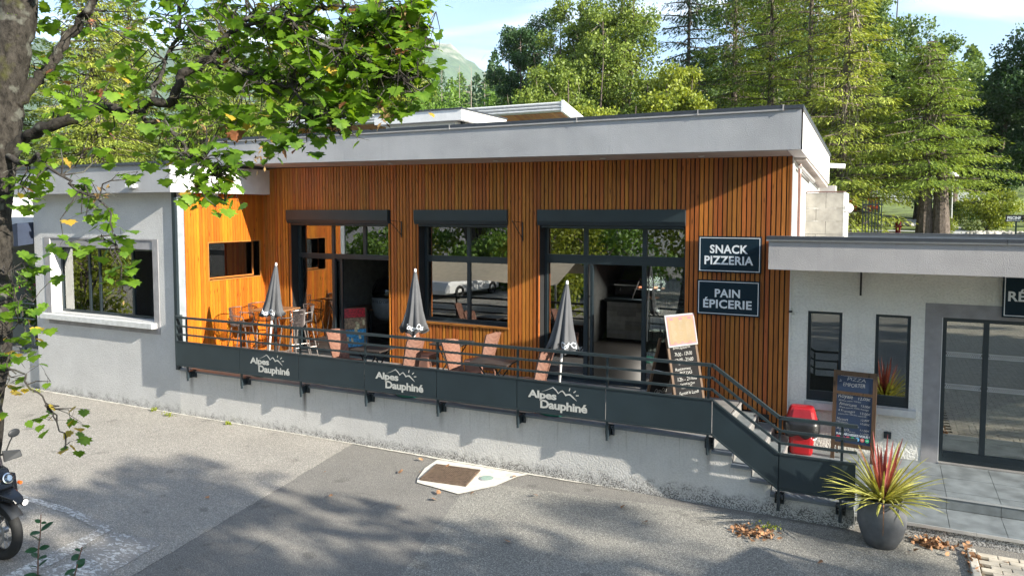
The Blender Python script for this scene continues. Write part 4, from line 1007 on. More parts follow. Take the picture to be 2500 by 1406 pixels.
MB().obox(pc + fn * .0125, wd, fn, upv, .268, .001, .205).build('menu_sheet', simple('menu_cream', (.24, .185, .115), .8, var=.05, spec=.1), t)
m = MB(); mk = MB()
for col in (-1, 0, 1):
    for k in range(17):
        if random.random() < .12: continue
        l = random.uniform(.05, .11); m.obox(pc + fn * .0142 + wd * (col * .155 - .06 + l / 2) + upv * (.12 - k * .0175), wd, fn, upv, l / 2, .0004, .0022)
m.obox(pc + fn * .0142 + upv * .142, wd, fn, upv, .03, .0006, .009)
m.build('print', simple('print_grey', (.22, .18, .13), .6), t)
for dx in (-.19, 0, .19): mk.obox(pc + fn * .0142 + wd * dx + upv * .176, wd, fn, upv, .035, .0004, .014)
for dx in (-.16, -.02, .15): mk.obox(pc + fn * .0142 + wd * dx + upv * -.186, wd, fn, upv, .03, .0004, .006)
mk.build('print', simple('print_red', (.42, .08, .12), .6), t)
chalk(t, [('BAR.Epicerie', -.02, .385, .36, .055), ('7h30 - 12h30', -.0, .29, .36, .055), ('17h00 - 21h00', .0, .20, .38, .055), ('7j / 7 en juillet', .02, .135, .30, .03), ('Restaurant', -.05, .065, .32, .045), ('PIZZAS', .0, .0, .26, .045), ('12h - 21h00', .01, -.09, .40, .055), ('+ Samedi & Dim', -.02, -.165, .34, .035), ('11h - 14h', -.02, -.215, .22, .035), ('Fermé le Lundi', .01, -.30, .40, .05)],
      upv * .60 + fn * .0095, wd, upv, .5)
# PIZZA board
t = thing('pizza_board', 'tall wooden framed blue chalkboard reading PIZZA à EMPORTER beside the bin', 'chalkboard', (-.385, -.46, .32))
wd = Vector((math.cos(R(-6)), math.sin(R(-6)), 0)); nr = Vector((math.sin(R(-6)), -math.cos(R(-6)), 0)); upv = (Vector((0, 0, 1)) - nr * .10).normalized(); fn = wd.cross(upv)
def ob(cx, cz, hx, hz, mat, nm, d=0., th=.012): return MB().obox(wd * cx + upv * cz + fn * d, wd, fn, upv, hx, th, hz).build(nm, M[mat], t)
ob(0, 1.125, .245, .115, 'slate_blue', 'chalk_panel', 0, .006); ob(0, .61, .245, .355, 'slate_blue', 'chalk_panel', 0, .006)
ob(-.27, .66, .027, .66, 'board_wood', 'frame_post'); ob(.27, .66, .027, .66, 'board_wood', 'frame_post')
ob(0, 1.28, .243, .036, 'board_wood', 'frame_rail'); ob(0, .99, .243, .022, 'board_wood', 'frame_rail'); ob(0, .225, .243, .028, 'board_wood', 'frame_rail')
ob(0, .215, .243, .02, 'board_wood', 'frame_rail', -.035)
for s_ in (-1, 1): MB().tube([wd * (s_ * .25) + upv * 1.25 - fn * .02, wd * (s_ * .25) - nr * .30], .014, 6).build('rear_leg', M['board_wood'], t)
chalk(t, [('PIZZA', .02, .54, .25, .05), ('à', -.20, .505, .03, .04), ('EMPORTER', -.01, .455, .30, .055),
          ('Royale', -.12, .275, .20, .085), ('12,00€', .14, .265, .17, .05), ('(Jambon, pesto, champi)', -.06, .215, .30, .028), ('Americana', -.085, .165, .24, .045), ('13,00€', .16, .16, .13, .04), ('(Boeuf, poivron, mozza, fromage)', .0, .115, .40, .03),
          ('4 Fromages', -.10, .06, .23, .045), ('13,00€', .16, .055, .14, .04), ('(Chèvre, bleu, reblochon, emmental)', -.02, .015, .38, .03), ('Marinara', -.15, -.06, .15, .04), ('12,00€', .16, -.04, .12, .035), ('Margarita', -.15, -.11, .16, .035), ('10,00€', .16, -.10, .13, .035),
          ('(tomate, fromage)', -.06, -.15, .28, .028), ('Anchois', -.14, -.20, .17, .04), ('11,00€', .16, -.19, .13, .035), ('(olives, câpres)', -.08, -.235, .22, .025), ('11,00€', .16, -.245, .12, .03)], upv * .66 + fn * .0075, wd, upv, .5)
text('lettering', 'RAFRAÎCHISSEZ-VOUS !', upv * .385 + fn * .008, wd, upv, .45, .042, M['letter'], t, .03, sp=.95)
for k, c in enumerate(((.6, .02, .05), (.55, .02, .15), (.6, .05, .08), (.02, .45, .15), (.15, .45, .75), (.65, .15, .12), (.05, .5, .25))):
    MB().lathe([(.028, 0), (.028, .003)], 16).xform(Matrix.Translation(wd * (-.20 + k * .066) + upv * .325 + fn * .0062) @ Matrix((wd, upv, fn)).transposed().to_4x4()).build('drink_badge', simple('badge_%d' % k, c, .5, var=.02), t)
    MB().obox(wd * (-.20 + k * .066) + upv * .325 + fn * .0102, wd, fn, upv, .014, .0004, .004).build('badge_print', M['letter'], t)
# bin
t = thing('litter_bin', 'red plastic litter bin with black bag showing, at the foot of the steps', 'litter bin', (-1.10, -.36, .32), R(6)); t.scale = (1.22, 1.15, 1.0)
def sqprof(levels, pw=5, n=32):
    vs = []
    for (hx, hy, z) in levels:
        for k in range(n):
            a = 2 * math.pi * k / n; c, s_ = math.cos(a), math.sin(a); r_ = (abs(c) ** pw + abs(s_) ** pw) ** (-1 / pw); vs.append((hx * r_ * c, hy * r_ * s_, z))
    m_ = len(levels); fs = [(i * n + k, i * n + (k + 1) % n, (i + 1) * n + (k + 1) % n, (i + 1) * n + k) for i in range(m_ - 1) for k in range(n)] + [tuple(reversed(range(n))), tuple((m_ - 1) * n + k for k in range(n))]
    return MB().add(vs, fs)
sqprof([(.125, .12, 0), (.135, .13, .03), (.165, .155, .50)]).build('body', M['red'], t, smooth=False)
b_ = sqprof([(.150, .142, .27), (.19, .178, .30), (.212, .195, .38), (.208, .19, .47), (.190, .176, .53)], 4, 48)
b_.v = [(x * (1 + .05 * math.sin(z * 60 + x * 40 + y * 31)), y * (1 + .05 * math.sin(z * 47 + y * 50)), z + (.025 * math.sin(x * 33 + y * 21) if z < .35 else 0)) for x, y, z in b_.v]
b_.build('bin_bag', M['bag'], t, smooth=True)
sqprof([(.182, .168, .515), (.182, .168, .545), (.175, .160, .56), (.155, .13, .66), (.135, .09, .715), (.12, .06, .725)]).build('lid', M['red'], t)
MB().hexa([(-.115, -.162, .575), (.115, -.162, .575), (.115, -.15, .575), (-.115, -.15, .575), (-.095, -.122, .69), (.095, -.122, .69), (.095, -.11, .69), (-.095, -.11, .69)]).build('flap', simple('dark_red', (.22, .004, .008), .35), t)
m = MB(); m.torus((0, 0, 0), .045, .008, 20, 6); m.xform(Matrix.Translation((.145, -.10, .29)) @ Matrix.Rotation(R(38), 4, 'Z')); m.build('round_logo', M['letter'], t)

# ================================================================ POT AND CORDYLINE
POT = Vector((.03, -2.60, 0))
t = thing('plant_pot', 'tall round grey pot standing on the tarmac at the end of the railing', 'plant pot', POT)
MB().lathe([(.14, 0), (.17, .01), (.225, .12), (.268, .26), (.272, .36), (.25, .47), (.225, .54), (.222, .57), (.232, .585), (.205, .585), (.20, .53)], 40, cap=False).build('bowl', M['pot'], t, smooth=True)
MB().lathe([(.205, .50), (.205, .53), (.02, .55)], 24).build('soil', M['soil'], t)
def strap_plant(name, label, loc, s=1.0, nred=22, nvar=125, cat='plant'):
    t = thing(name, label, cat, loc)
    for k in range(nred + nvar):
        red = k < nred
        az = random.uniform(0, 2 * math.pi); el = random.uniform(62, 88) if red else random.choice((random.uniform(5, 35), random.uniform(20, 62)))
        L = random.uniform(.50, .80) if red else random.uniform(.48, .78); wdt = random.uniform(.012, .019) if red else random.uniform(.010, .016)
        droop = random.uniform(.02, .12) if red else random.uniform(.25, .75)
        L *= s; wdt *= s * 1.25
        d = Vector((math.cos(az) * math.cos(R(el)), math.sin(az) * math.cos(R(el)), math.sin(R(el)))); side = Vector((-math.sin(az), math.cos(az), 0)); P = []; pos = d * .03; ns = 7
        for i in range(ns + 1):
            u = i / ns; wv_ = wdt * (math.sin(math.pi * min(1, .25 + u * .75)) ** .7 if u < 1 else .02) * 1.0 + .0005
            up_ = side.cross(d).normalized(); P += [pos - side * wv_ + up_ * wv_ * .35, pos, pos + side * wv_ + up_ * wv_ * .35]
            pos = pos + d * (L / ns); d = (d + Vector((0, 0, -1)) * droop * .42 * u).normalized()
        fs = []
        for i in range(ns): a = i * 3; fs += [(a, a + 1, a + 4, a + 3), (a + 1, a + 2, a + 5, a + 4)]
        MB().add(P, fs).build('leaf', M['leaf_red'] if red else M['leaf_var'], t)
    for k in range(int(nvar * .03)):
        az = random.uniform(0, 2 * math.pi); rr_ = .2 * s; P = []
        for i in range(6):
            u = i / 5; q = Vector((math.cos(az), math.sin(az), 0)) * (.05 + rr_ * math.sin(min(1.5, u * 2.2)) * 1.15) + Vector((0, 0, .10 - .42 * u * u * s)); sd_ = Vector((-math.sin(az), math.cos(az), 0)) * (.009 * (1 - u * .7)); P += [q - sd_, q + sd_]
        MB().add(P, [(2 * i, 2 * i + 1, 2 * i + 3, 2 * i + 2) for i in range(5)]).build('leaf', M['drylit'], t, label='withered brown hanging leaf')
    MB().tube([(0, 0, -.04), (0, 0, .14 * s)], [.035 * s, .02 * s], 8).build('stem', M['bark_far'], t)
strap_plant('cordyline', 'spiky cordyline with red upright and yellow-green arching leaves in the grey pot', POT + Vector((0, 0, .54)))
t = thing('window_planter', 'black trough planter behind the second narrow window of the reception', 'planter', (.12, .42, 1.06))
MB().box(-.25, .25, -.10, .10, 0, .14).build('trough', M['black'], t)
strap_plant('cordyline', 'small red and green spiky plant in the trough behind the narrow window', Vector((.10, .42, 1.20)), .62, 14, 40)

# ================================================================ SHOP INTERIOR
t = thing('shop_counter', 'grey plank fronted counter inside the open shop door', 'counter', (-4.7, 4.6, FL))
for r_ in range(8):
    x = -1.25 + (r_ % 3) * -.1
    while x < 1.75:
        l = random.uniform(.45, .9); a, b = max(x, -1.25), min(x + l, 1.75)
        if b - a > .06: MB().box(a + .002, b - .002, -.10, -.085, .06 + r_ * .108, .06 + r_ * .108 + .105).build('plank', simple('grey_plank_%d' % random.randint(0, 3), random.choice(((.62, .62, .64), (.5, .5, .52), (.72, .72, .73), (.58, .57, .56))), .6, var=.2), t)
        x += l
MB().box(-1.25, 1.75, -.085, .5, 0, .93).build('carcass', M['black'], t); MB().box(-1.3, 1.8, -.14, .52, .93, 1.0).build('worktop', M['frame'], t)
t = thing('display_case', 'glass snack display case standing on the shop counter', 'display case', (-4.85, 4.75, FL + 1.0))
m = MB()
for a, b in (((-.5, -.2, 0), (-.35, -.05, .5)), ((.5, -.2, 0), (.35, -.05, .5)), ((-.35, -.05, .5), (.35, -.05, .5)), ((-.5, .25, 0), (-.35, .25, .5)), ((.5, .25, 0), (.35, .25, .5)), ((-.35, .25, .5), (.35, .25, .5))): m.tube([a, b], .015, 5)
m.build('frame', M['black'], t); MB().box(-.45, .45, -.1, .2, .22, .235).build('shelf', M['steel'], t)
m = MB()
for k in range(14): m.ell((random.uniform(-.4, .4), random.uniform(-.1, .15), random.choice((.04, .26))), (.06, .05, .035), 8, 5)
m.build('pastry', simple('pastry', (.35, .12, .06), .7), t)
MB().box(-.12, .12, -.02, .02, .44, .46).build('lamp_strip', M['globe'], t)
ll = bpy.data.lights.new('case_lamp', 'AREA'); ll.energy = 14; ll.size = .5; ll.color = (1, .93, .82); lo = bpy.data.objects.new('case_lamp', ll); COL.objects.link(lo); lo.parent = t; lo.location = (0, -.05, .42); lo.rotation_euler = (R(-35), 0, 0)
t = thing('coffee_machine', 'dark coffee machine with bright trim behind the shop counter', 'coffee machine', (-5.55, 5.1, FL + 1.0))
MB().box(-.35, .35, -.2, .25, .05, .38).build('body', M['black'], t, bevel=.03); MB().box(-.36, .36, -.22, -.20, .28, .31).build('trim', M['chrome'], t); MB().tube([(-.2, -.28, .15), (-.2, -.2, .22)], .02, 6).tube([(.15, -.28, .15), (.15, -.2, .22)], .02, 6).build('spout', M['chrome'], t)
t = thing('glass_shelf', 'wall shelf lined with upturned glasses behind the counter', 'shelf', (-5.4, 6.55, 2.85))
MB().box(-.9, .9, -.15, .12, -.02, 0).build('board', M['board_wood'], t)
m = MB()
for k in range(16): m.lathe([(.03, 0), (.038, .12)], 8, c=(-.8 + k * .105, -.03, 0))
m.build('glasses', M['sill'], t)['kind'] = 'stuff'
def rack(label, x, y, w_, items, group=None):
    t = thing('shelf_rack', label, 'shelf', (x, y, FL), 0, group); H = 1.9
    for sx_ in (-1, 1):
        for sy_ in (-1, 1): MB().box(sx_ * w_ / 2 - .012, sx_ * w_ / 2 + .012, sy_ * .16 - .012, sy_ * .16 + .012, 0, H).build('upright', M['black'], t)
    for z in (.25, .65, 1.05, 1.45): MB().box(-w_ / 2, w_ / 2, -.17, .17, z, z + .02).build('shelf', M['board_wood'], t)
    for nm, z, col, cnt, kind in items:
        for k in range(cnt):
            xx = -w_ / 2 + .07 + (w_ - .14) * k / max(1, cnt - 1)
            mt = simple(nm + '_%d_%d' % (int(z * 100), int(col[0] * 100)), col, .45, var=.3, vs_=30)
            o = (MB().lathe([(.035, 0), (.036, .17), (.014, .22), (.014, .29)], 10) if kind == 'b' else sqprof([(.06, .03, 0), (.075, .05, .08), (.07, .045, .17), (.065, .012, .24)], 4, 12))
            o = o.xform(Matrix.Translation((xx, random.uniform(-.08, .0), z + .02)) @ Matrix.Rotation(random.uniform(-.3, .3), 4, 'Z')).build(nm, mt)
            o.location = (x, y, FL)
            tag(o, {'b': 'glass bottle on a rack shelf inside the shop door', 'p': 'coloured snack bag on a rack shelf inside the shop door'}[kind], 'bottle' if kind == 'b' else 'bag', 'goods on the racks in the shop')
rack('shelf rack of snacks behind the left pane of the shop door', -5.35, .75, .7, [('snack_bag', 1.05, (.55, .13, .02), 5, 'p'), ('snack_bag', .65, (.03, .45, .08), 4, 'p'), ('snack_bag', .25, (.1, .3, .6), 4, 'p'), ('bottle', 1.45, (.55, .58, .55), 7, 'b')])
rack('shelf rack behind the right pane of the shop door', -3.35, 1.2, .7, [('bottle', 1.45, (.3, .32, .3), 8, 'b'), ('snack_bag', 1.05, (.45, .44, .42), 4, 'p')])
rack('low metal rack seen through the open shop door at right', -4.05, 2.3, .4, [('snack_bag', 1.05, (.5, .5, .55), 2, 'p')])
# ice cream freezer and poster board behind the open glazed door
t = thing('ice_cream_freezer', 'round fronted grey ice cream freezer inside the open glazed door', 'freezer', (-10.55, 2.2, FL + .0), R(-10))
MB().lathe([(.28, .50), (.40, .60), (.46, .85), (.46, 1.05)], 32).build('body', simple('freezer_grey', (.30, .32, .34), .4), t, smooth=True)
MB().lathe([(.46, 1.05), (.46, 1.12), (.43, 1.30), (.33, 1.45), (.15, 1.52)], 32).build('hood', M['lens'], t, smooth=True)
MB().tube([(0, 0, 0), (0, 0, .5)], .06, 10).lathe([(.25, 0), (.25, .03)], 16).build('stand', M['black'], t)
v2, f2 = text_mesh("CARTE D'OR", .01); xs = [v[0] for v in v2]; wq = max(xs) - min(xs)
MB().add([(.463 * math.cos(R(-125) + (v[0] - min(xs)) / wq * 1.3), .463 * math.sin(R(-125) + (v[0] - min(xs)) / wq * 1.3), .93 + v[1] * .09) for v in v2], f2).build('lettering', M['black'], t)
t = thing('ice_cream_board', 'wooden A-frame with red and blue ice cream posters inside the glazed door', 'poster board', (-10.35, .60, FL), R(52))
up_ = Vector((0, .22, 1)).normalized(); fn_ = Vector((1, 0, 0)).cross(up_)
MB().obox(up_ * .48, (1, 0, 0), fn_, up_, .28, .01, .48).build('front_board', M['board_wood'], t)
MB().obox(Vector((0, .42, 0)) + Vector((0, -.22, 1)).normalized() * .48, (1, 0, 0), Vector((0, 1, .22)), (0, -.22, 1), .28, .01, .48).build('rear_board', wood('plain_board', (.22, .15, .07), 'z', .7, False), t)
for (a, b, c) in ((.85, .10, (.5, .01, .02)), (.62, .12, (.35, .22, .12)), (.30, .19, (.05, .30, .55))):
    MB().obox(up_ * a + fn_ * .0115, (1, 0, 0), fn_, up_, .25, .001, b).build('poster', simple('poster_%d' % int(a * 100), c, .4, var=.6, vs_=25), t)
m = MB()
for k in range(9): m.obox(up_ * random.uniform(.15, .75) + fn_ * .0135 + Vector((random.uniform(-.2, .2), 0, 0)), (1, random.uniform(-.2, .2), 0), fn_, up_, .035, .0006, .055)
m.build('poster_picture', simple('poster_cream', (.7, .6, .35), .5, var=.5, vs_=30), t)['kind'] = 'stuff'
t = thing('inner_table', 'plain table in the dark room behind the glazed door', 'table', (-11.3, 2.4, FL)); MB().box(-.45, .45, -.35, .35, .70, .73).build('top', M['table_wood'], t); MB().tube([(0, 0, 0), (0, 0, .7)], .04, 8).build('column', M['black'], t)

# ================================================================ FOREGROUND MAPLE
random.seed(21); rng = np.random.default_rng(21)
ML = [(0, 0), (.20, -.14), (.43, -.12), (.50, .04), (.70, .06), (.86, .20), (.66, .34), (.72, .46), (.90, .60), (.66, .65), (.47, .68), (.46, .86), (.22, .91), (.0, 1.14)]
def leaf_template():
    pts = [(x, y) for x, y in ML] + [(-x, y) for x, y in reversed(ML[1:-1])]
    z = lambda x, y: .16 * abs(x) - .22 * (y - .3) ** 2 - .12 * x * x
    V_ = [(x / 1.7, (y - .0) / 1.7, z(x, y) / 1.7) for x, y in pts] + [(0, .4 / 1.7, 0)]
    n = len(pts); return np.array(V_), np.array([(i, (i + 1) % n, n) for i in range(n)])
MT, MF = leaf_template()
maple = thing('maple_tree', 'lichen spotted maple in the left foreground with broad green leaves overhanging the roof', 'tree', (-5.31, -9.72, 0))
trunk = [(-5.697, -10.0, -0.1, 0.24), (-5.647, -9.95, 0.653, 0.19), (-5.453, -9.791, 1.549, 0.15), (-5.377, -9.699, 2.336, 0.135), (-5.358, -9.665, 2.689, 0.128), (-5.322, -9.628, 2.96, 0.128), (-5.337, -9.598, 3.503, 0.128), (-5.329, -9.553, 4.1, 0.125), (-5.296, -9.509, 4.507, 0.122), (-5.278, -9.484, 4.724, 0.12), (-5.239, -9.441, 5.077, 0.115), (-5.207, -9.402, 5.402, 0.112), (-5.193, -9.339, 6.217, 0.09), (-5.15, -9.242, 7.302, 0.05)]
def refine(pts, it=2, j=.0):
    P = [np.array(p, float) for p in pts]
    for _ in range(it):
        Q = []
        for i in range(len(P) - 1):
            a, b = P[i], P[i + 1]; pm_, pn_ = P[max(i - 1, 0)], P[min(i + 2, len(P) - 1)]
            m_ = -pm_ / 16 + a * 9 / 16 + b * 9 / 16 - pn_ / 16; m_[:3] += rng.normal(0, j, 3); Q += [a, m_]
        P = Q + [P[-1]]
    return P
def limb(name, pts, mat, par, n=10, j=.0, it=2):
    P = refine(pts, it, j); return MB().tube([p[:3] for p in P], [max(.0015, p[3] * (1 + rng.uniform(-.06, .06))) for p in P], n).build(name, mat, par, True, smooth=True)
limb('trunk', trunk, M['bark'], maple, 20, .008)
BR = [
 [(-5.26, -9.5, 4.32, 0.07), (-5.12, -9.48, 4.44, 0.05), (-4.97, -9.46, 4.51, 0.046), (-4.69, -9.43, 4.58, 0.042), (-4.48, -9.37, 4.65, 0.04), (-4.33, -9.35, 4.64, 0.038), (-4.17, -9.33, 4.63, 0.037), (-4.08, -9.28, 4.68, 0.036), (-3.92, -9.26, 4.69, 0.034), (-3.89, -9.24, 4.81, 0.034), (-3.81, -9.19, 4.87, 0.032), (-3.72, -9.14, 4.93, 0.03), (-3.69, -9.12, 5.01, 0.022), (-3.59, -9.07, 5.11, 0.02), (-3.48, -9.01, 5.19, 0.018), (-3.32, -8.92, 5.28, 0.015), (-3.19, -8.85, 5.34, 0.012)],
 [(-5.2, -9.45, 4.7, 0.05), (-5.18, -9.37, 4.82, 0.046), (-5.15, -9.29, 4.93, 0.043), (-5.11, -9.21, 5.1, 0.04), (-5.09, -9.13, 5.22, 0.037), (-5.01, -9.08, 5.35, 0.034), (-4.95, -9.04, 5.47, 0.03), (-4.8, -8.95, 5.8, 0.02)],
 [(-3.72, -9.14, 4.92, 0.02), (-3.6, -9.14, 4.88, 0.018), (-3.43, -9.12, 4.82, 0.015), (-3.3, -9.11, 4.77, 0.013), (-3.2, -9.06, 4.73, 0.011), (-3.08, -9.06, 4.64, 0.008), (-2.97, -9.02, 4.54, 0.006), (-2.88, -8.98, 4.45, 0.004)],
 [(-3.59, -9.07, 5.11, 0.014), (-3.38, -9.07, 5.13, 0.013), (-3.23, -9.05, 5.12, 0.012), (-3.11, -9.05, 5.06, 0.011), (-3.0, -9.05, 5.0, 0.01), (-2.87, -9.05, 4.93, 0.009), (-2.75, -8.99, 4.91, 0.007), (-2.62, -8.94, 4.78, 0.006), (-2.49, -8.88, 4.74, 0.004)],
 [(-5.21, -9.48, 4.37, 0.03), (-4.93, -9.56, 4.3, 0.018), (-4.74, -9.58, 4.32, 0.014), (-4.53, -9.59, 4.22, 0.011), (-4.38, -9.58, 4.12, 0.009), (-4.23, -9.56, 4.07, 0.007), (-4.16, -9.54, 3.94, 0.006), (-4.12, -9.53, 3.8, 0.004)],
 [(-4.17, -9.33, 4.63, 0.02), (-4.06, -9.34, 4.54, 0.013), (-3.84, -9.35, 4.48, 0.011), (-3.73, -9.35, 4.35, 0.009), (-3.58, -9.34, 4.3, 0.007), (-3.52, -9.31, 4.21, 0.005), (-3.47, -9.3, 4.06, 0.004)],
 [(-5.17, -9.66, 2.97, 0.02), (-4.78, -9.8, 3.04, 0.009), (-4.59, -9.82, 2.99, 0.007), (-4.48, -9.77, 2.86, 0.006), (-4.41, -9.75, 2.75, 0.005), (-4.36, -9.73, 2.66, 0.004)],
 [(-3.23, -9.05, 5.12, 0.01), (-3.05, -9.01, 5.16, 0.01), (-2.88, -8.93, 5.19, 0.009), (-2.71, -8.84, 5.16, 0.007), (-2.56, -8.77, 5.11, 0.005), (-2.45, -8.72, 5.02, 0.004)],
 [(-4.08, -9.28, 4.68, 0.016), (-4.18, -9.15, 4.83, 0.014), (-4.24, -9.06, 4.98, 0.013), (-4.26, -8.95, 5.13, 0.012), (-4.33, -8.86, 5.32, 0.01), (-4.44, -8.79, 5.51, 0.008)],
 [(-5.28, -9.6, 3.6, .02), (-5.02, -9.70, 3.62, .010), (-4.88, -9.70, 3.55, .007), (-4.84, -9.69, 3.3, .004)]]
BR = [[(p[0], p[1], p[2], p[3] * .82) for p in b] for b in BR]
for i, b in enumerate(BR): limb('branch', b, M['bark'] if i < 2 else M['bark_dark'], maple, 10, .012, 2)
BL = [(-5.24, -9.09, 5.31, 0.37, 0.23, 40), (-4.69, -8.93, 5.23, 0.31, 0.23, 60), (-4.5, -9.08, 4.89, 0.3, 0.16, 50), (-4.08, -8.97, 5.21, 0.27, 0.19, 60), (-3.7, -8.89, 5.11, 0.29, 0.21, 75), (-3.53, -9.06, 4.79, 0.23, 0.13, 50), (-3.19, -8.86, 5.14, 0.28, 0.18, 95), (-2.81, -8.79, 5.09, 0.24, 0.17, 100), (-2.53, -8.76, 5.09, 0.17, 0.17, 75), (-3.11, -8.96, 4.82, 0.27, 0.15, 85), (-2.74, -8.88, 4.83, 0.22, 0.14, 85), (-2.5, -8.82, 4.82, 0.12, 0.14, 50), (-2.82, -8.94, 4.61, 0.14, 0.12, 35), (-2.58, -8.87, 4.63, 0.09, 0.07, 14), (-3.05, -9.06, 4.52, 0.14, 0.1, 26), (-3.41, -9.12, 4.55, 0.2, 0.11, 32), (-3.9, -9.14, 4.66, 0.23, 0.15, 30), (-4.22, -9.31, 4.55, 0.23, 0.13, 28), (-4.71, -9.32, 4.68, 0.24, 0.16, 26), (-5.14, -9.29, 4.93, 0.19, 0.25, 18), (-4.93, -9.57, 4.2, 0.16, 0.18, 22), (-4.67, -9.55, 4.3, 0.15, 0.13, 12), (-4.37, -9.51, 4.37, 0.2, 0.1, 12), (-4.1, -9.37, 4.32, 0.15, 0.13, 10), (-3.8, -9.33, 4.36, 0.12, 0.15, 18), (-3.54, -9.32, 4.28, 0.11, 0.12, 24), (-3.62, -9.37, 4.16, 0.07, 0.07, 10), (-3.51, -9.32, 4.06, 0.07, 0.11, 12), (-3.2, -9.14, 4.4, 0.14, 0.1, 14), (-3.45, -9.28, 4.28, 0.07, 0.07, 5), (-2.86, -8.96, 4.54, 0.1, 0.07, 8), (-4.48, -9.57, 4.14, 0.13, 0.1, 10), (-4.23, -9.57, 4.04, 0.15, 0.09, 11), (-4.42, -9.68, 3.8, 0.07, 0.06, 5), (-4.11, -9.58, 3.82, 0.12, 0.06, 7), (-4.02, -9.54, 3.65, 0.07, 0.08, 8), (-4.01, -9.6, 3.59, 0.05, 0.05, 3), (-4.86, -9.69, 3.66, 0.09, 0.15, 13), (-4.83, -9.69, 3.33, 0.08, 0.15, 12), (-4.65, -9.73, 3.22, 0.04, 0.13, 7), (-4.87, -9.73, 3.12, 0.08, 0.1, 6), (-4.88, -9.76, 2.79, 0.08, 0.08, 4), (-4.89, -9.75, 2.95, 0.05, 0.08, 3), (-4.6, -9.71, 3.04, 0.02, 0.03, 1), (-4.48, -9.78, 2.82, 0.03, 0.03, 2), (-4.39, -9.73, 2.77, 0.07, 0.05, 6), (-4.36, -9.73, 2.65, 0.05, 0.04, 4), (-4.78, -8.94, 5.8, 0.85, 0.23, 120), (-3.48, -8.75, 5.66, 0.78, 0.18, 120)]
allb = np.array([p[:3] for b in BR for p in refine(b, 1)] + [p[:3] for p in refine(trunk[4:], 1)])
LC, LR, LS = [], [], []
twigs = MB()
for (x, y, z, rh, rv, n) in BL:
    n = int(n * ((2.1 if x > -4.0 else 1.35) if n > 8 else 2.0) + .5)
    # leaves sit at the ends of twigs that spring from the nearest limb
    nt_ = max(1, int(n / 5)); tips = np.array([x, y, z]) + np.clip(rng.normal(0, .5, (nt_, 3)), -1, 1) * np.array([rh, rh, rv])
    for tp in tips:
        d = np.linalg.norm(allb - tp, axis=1); k = np.argmin(d); a = allb[k]
        if d[k] < .9:
            mid = (a + tp) / 2 + rng.normal(0, .05, 3) + np.array([0, 0, .03]); mid2 = mid * .4 + tp * .6 + rng.normal(0, .03, 3)
            twigs.tube([a, (a + mid) / 2 + rng.normal(0, .02, 3), mid, mid2, tp], [.0055, .0045, .0038, .0028, .0018], 5, False)
            if rng.random() < .5:
                s_ = mid2 + rng.normal(0, .09, 3); twigs.tube([mid, (mid + s_) / 2 + rng.normal(0, .02, 3), s_], [.003, .002, .0012], 4, False)
    for i in range(n):
        tp = tips[i % nt_]; c = tp + rng.normal(0, .055, 3) * np.array([1, 1, .8])
        LC.append(c)
        az = rng.uniform(0, 2 * np.pi); out_ = np.array([math.cos(az), math.sin(az), 0])
        down = rng.uniform(.15, 1.1)  # how far the blade hangs
        tipd = out_ * math.cos(down) - np.array([0, 0, 1]) * math.sin(down)
        nrm = np.array([0, 0, 1]) * math.cos(down) + out_ * math.sin(down) + rng.normal(0, .22, 3)
        nrm -= tipd * nrm.dot(tipd); nrm /= np.linalg.norm(nrm); sd_ = np.cross(tipd, nrm)
        LR.append(np.stack([sd_, tipd, nrm], 1)); LS.append(rng.uniform(.052, .118) * (.85 if z < 3.4 else 1))
        if rng.random() < .5: twigs.tube([c, (c + tp) / 2 + rng.normal(0, .008, 3), tp], .0011, 3, False)
LC, LR, LS = np.array(LC), np.array(LR), np.array(LS)
tw_o = twigs.build('twig', M['bark_dark'], maple, True); tw_o['kind'] = 'stuff'
kinds = rng.random(len(LC)); low = LC[:, 2] < 3.35
isy = (kinds < .022) | (low & (kinds < .33)); isb = (~isy) & (kinds > .985)
base = np.array(maple.location)
CAMP = np.array([0, -12.5, 4.0]); big = np.argsort(np.linalg.norm(LC - CAMP, axis=1) / LS)[:2000]
rot = math.radians(26.51); fwd = np.array([-math.sin(rot), math.cos(rot), 0]); rgt = np.array([math.cos(rot), math.sin(rot), 0])
rel = LC - CAMP; dz_ = rel @ fwd; uu = (rel @ rgt) / dz_; vv = rel[:, 2] / dz_
inview = (np.abs(uu) < .69) & (vv < .30) & (vv > -.45)
pick = [k for k in big if inview[k]][:300]
pset = np.zeros(len(LC), bool); pset[pick] = True
lm = {}
for mk_ in ('maple', 'maple_yellow', 'maple_brown'):
    me = bpy.data.meshes.new('leaf'); me.from_pydata(MT.tolist(), [], MF.tolist()); me.materials.append(M[mk_]); lm[mk_] = me
for k in pick:
    mk_ = 'maple_yellow' if isy[k] else 'maple_brown' if isb[k] else 'maple'
    o = bpy.data.objects.new('leaf', lm[mk_]); COL.objects.link(o); o.parent = maple
    m4 = Matrix(LR[k].tolist()).to_4x4(); m4.translation = Vector((LC[k] - base).tolist()); o.matrix_basis = m4 @ Matrix.Scale(float(LS[k]) * 1.0, 4)
for mk_, sel in (('maple', ~isy & ~isb), ('maple_yellow', isy), ('maple_brown', isb)):
    s_ = sel & ~pset
    V, F = cloud(LC[s_] - base, LS[s_], MT, MF, Rm=LR[s_]); np_mesh('foliage', V, F, M[mk_], maple, kind='stuff')
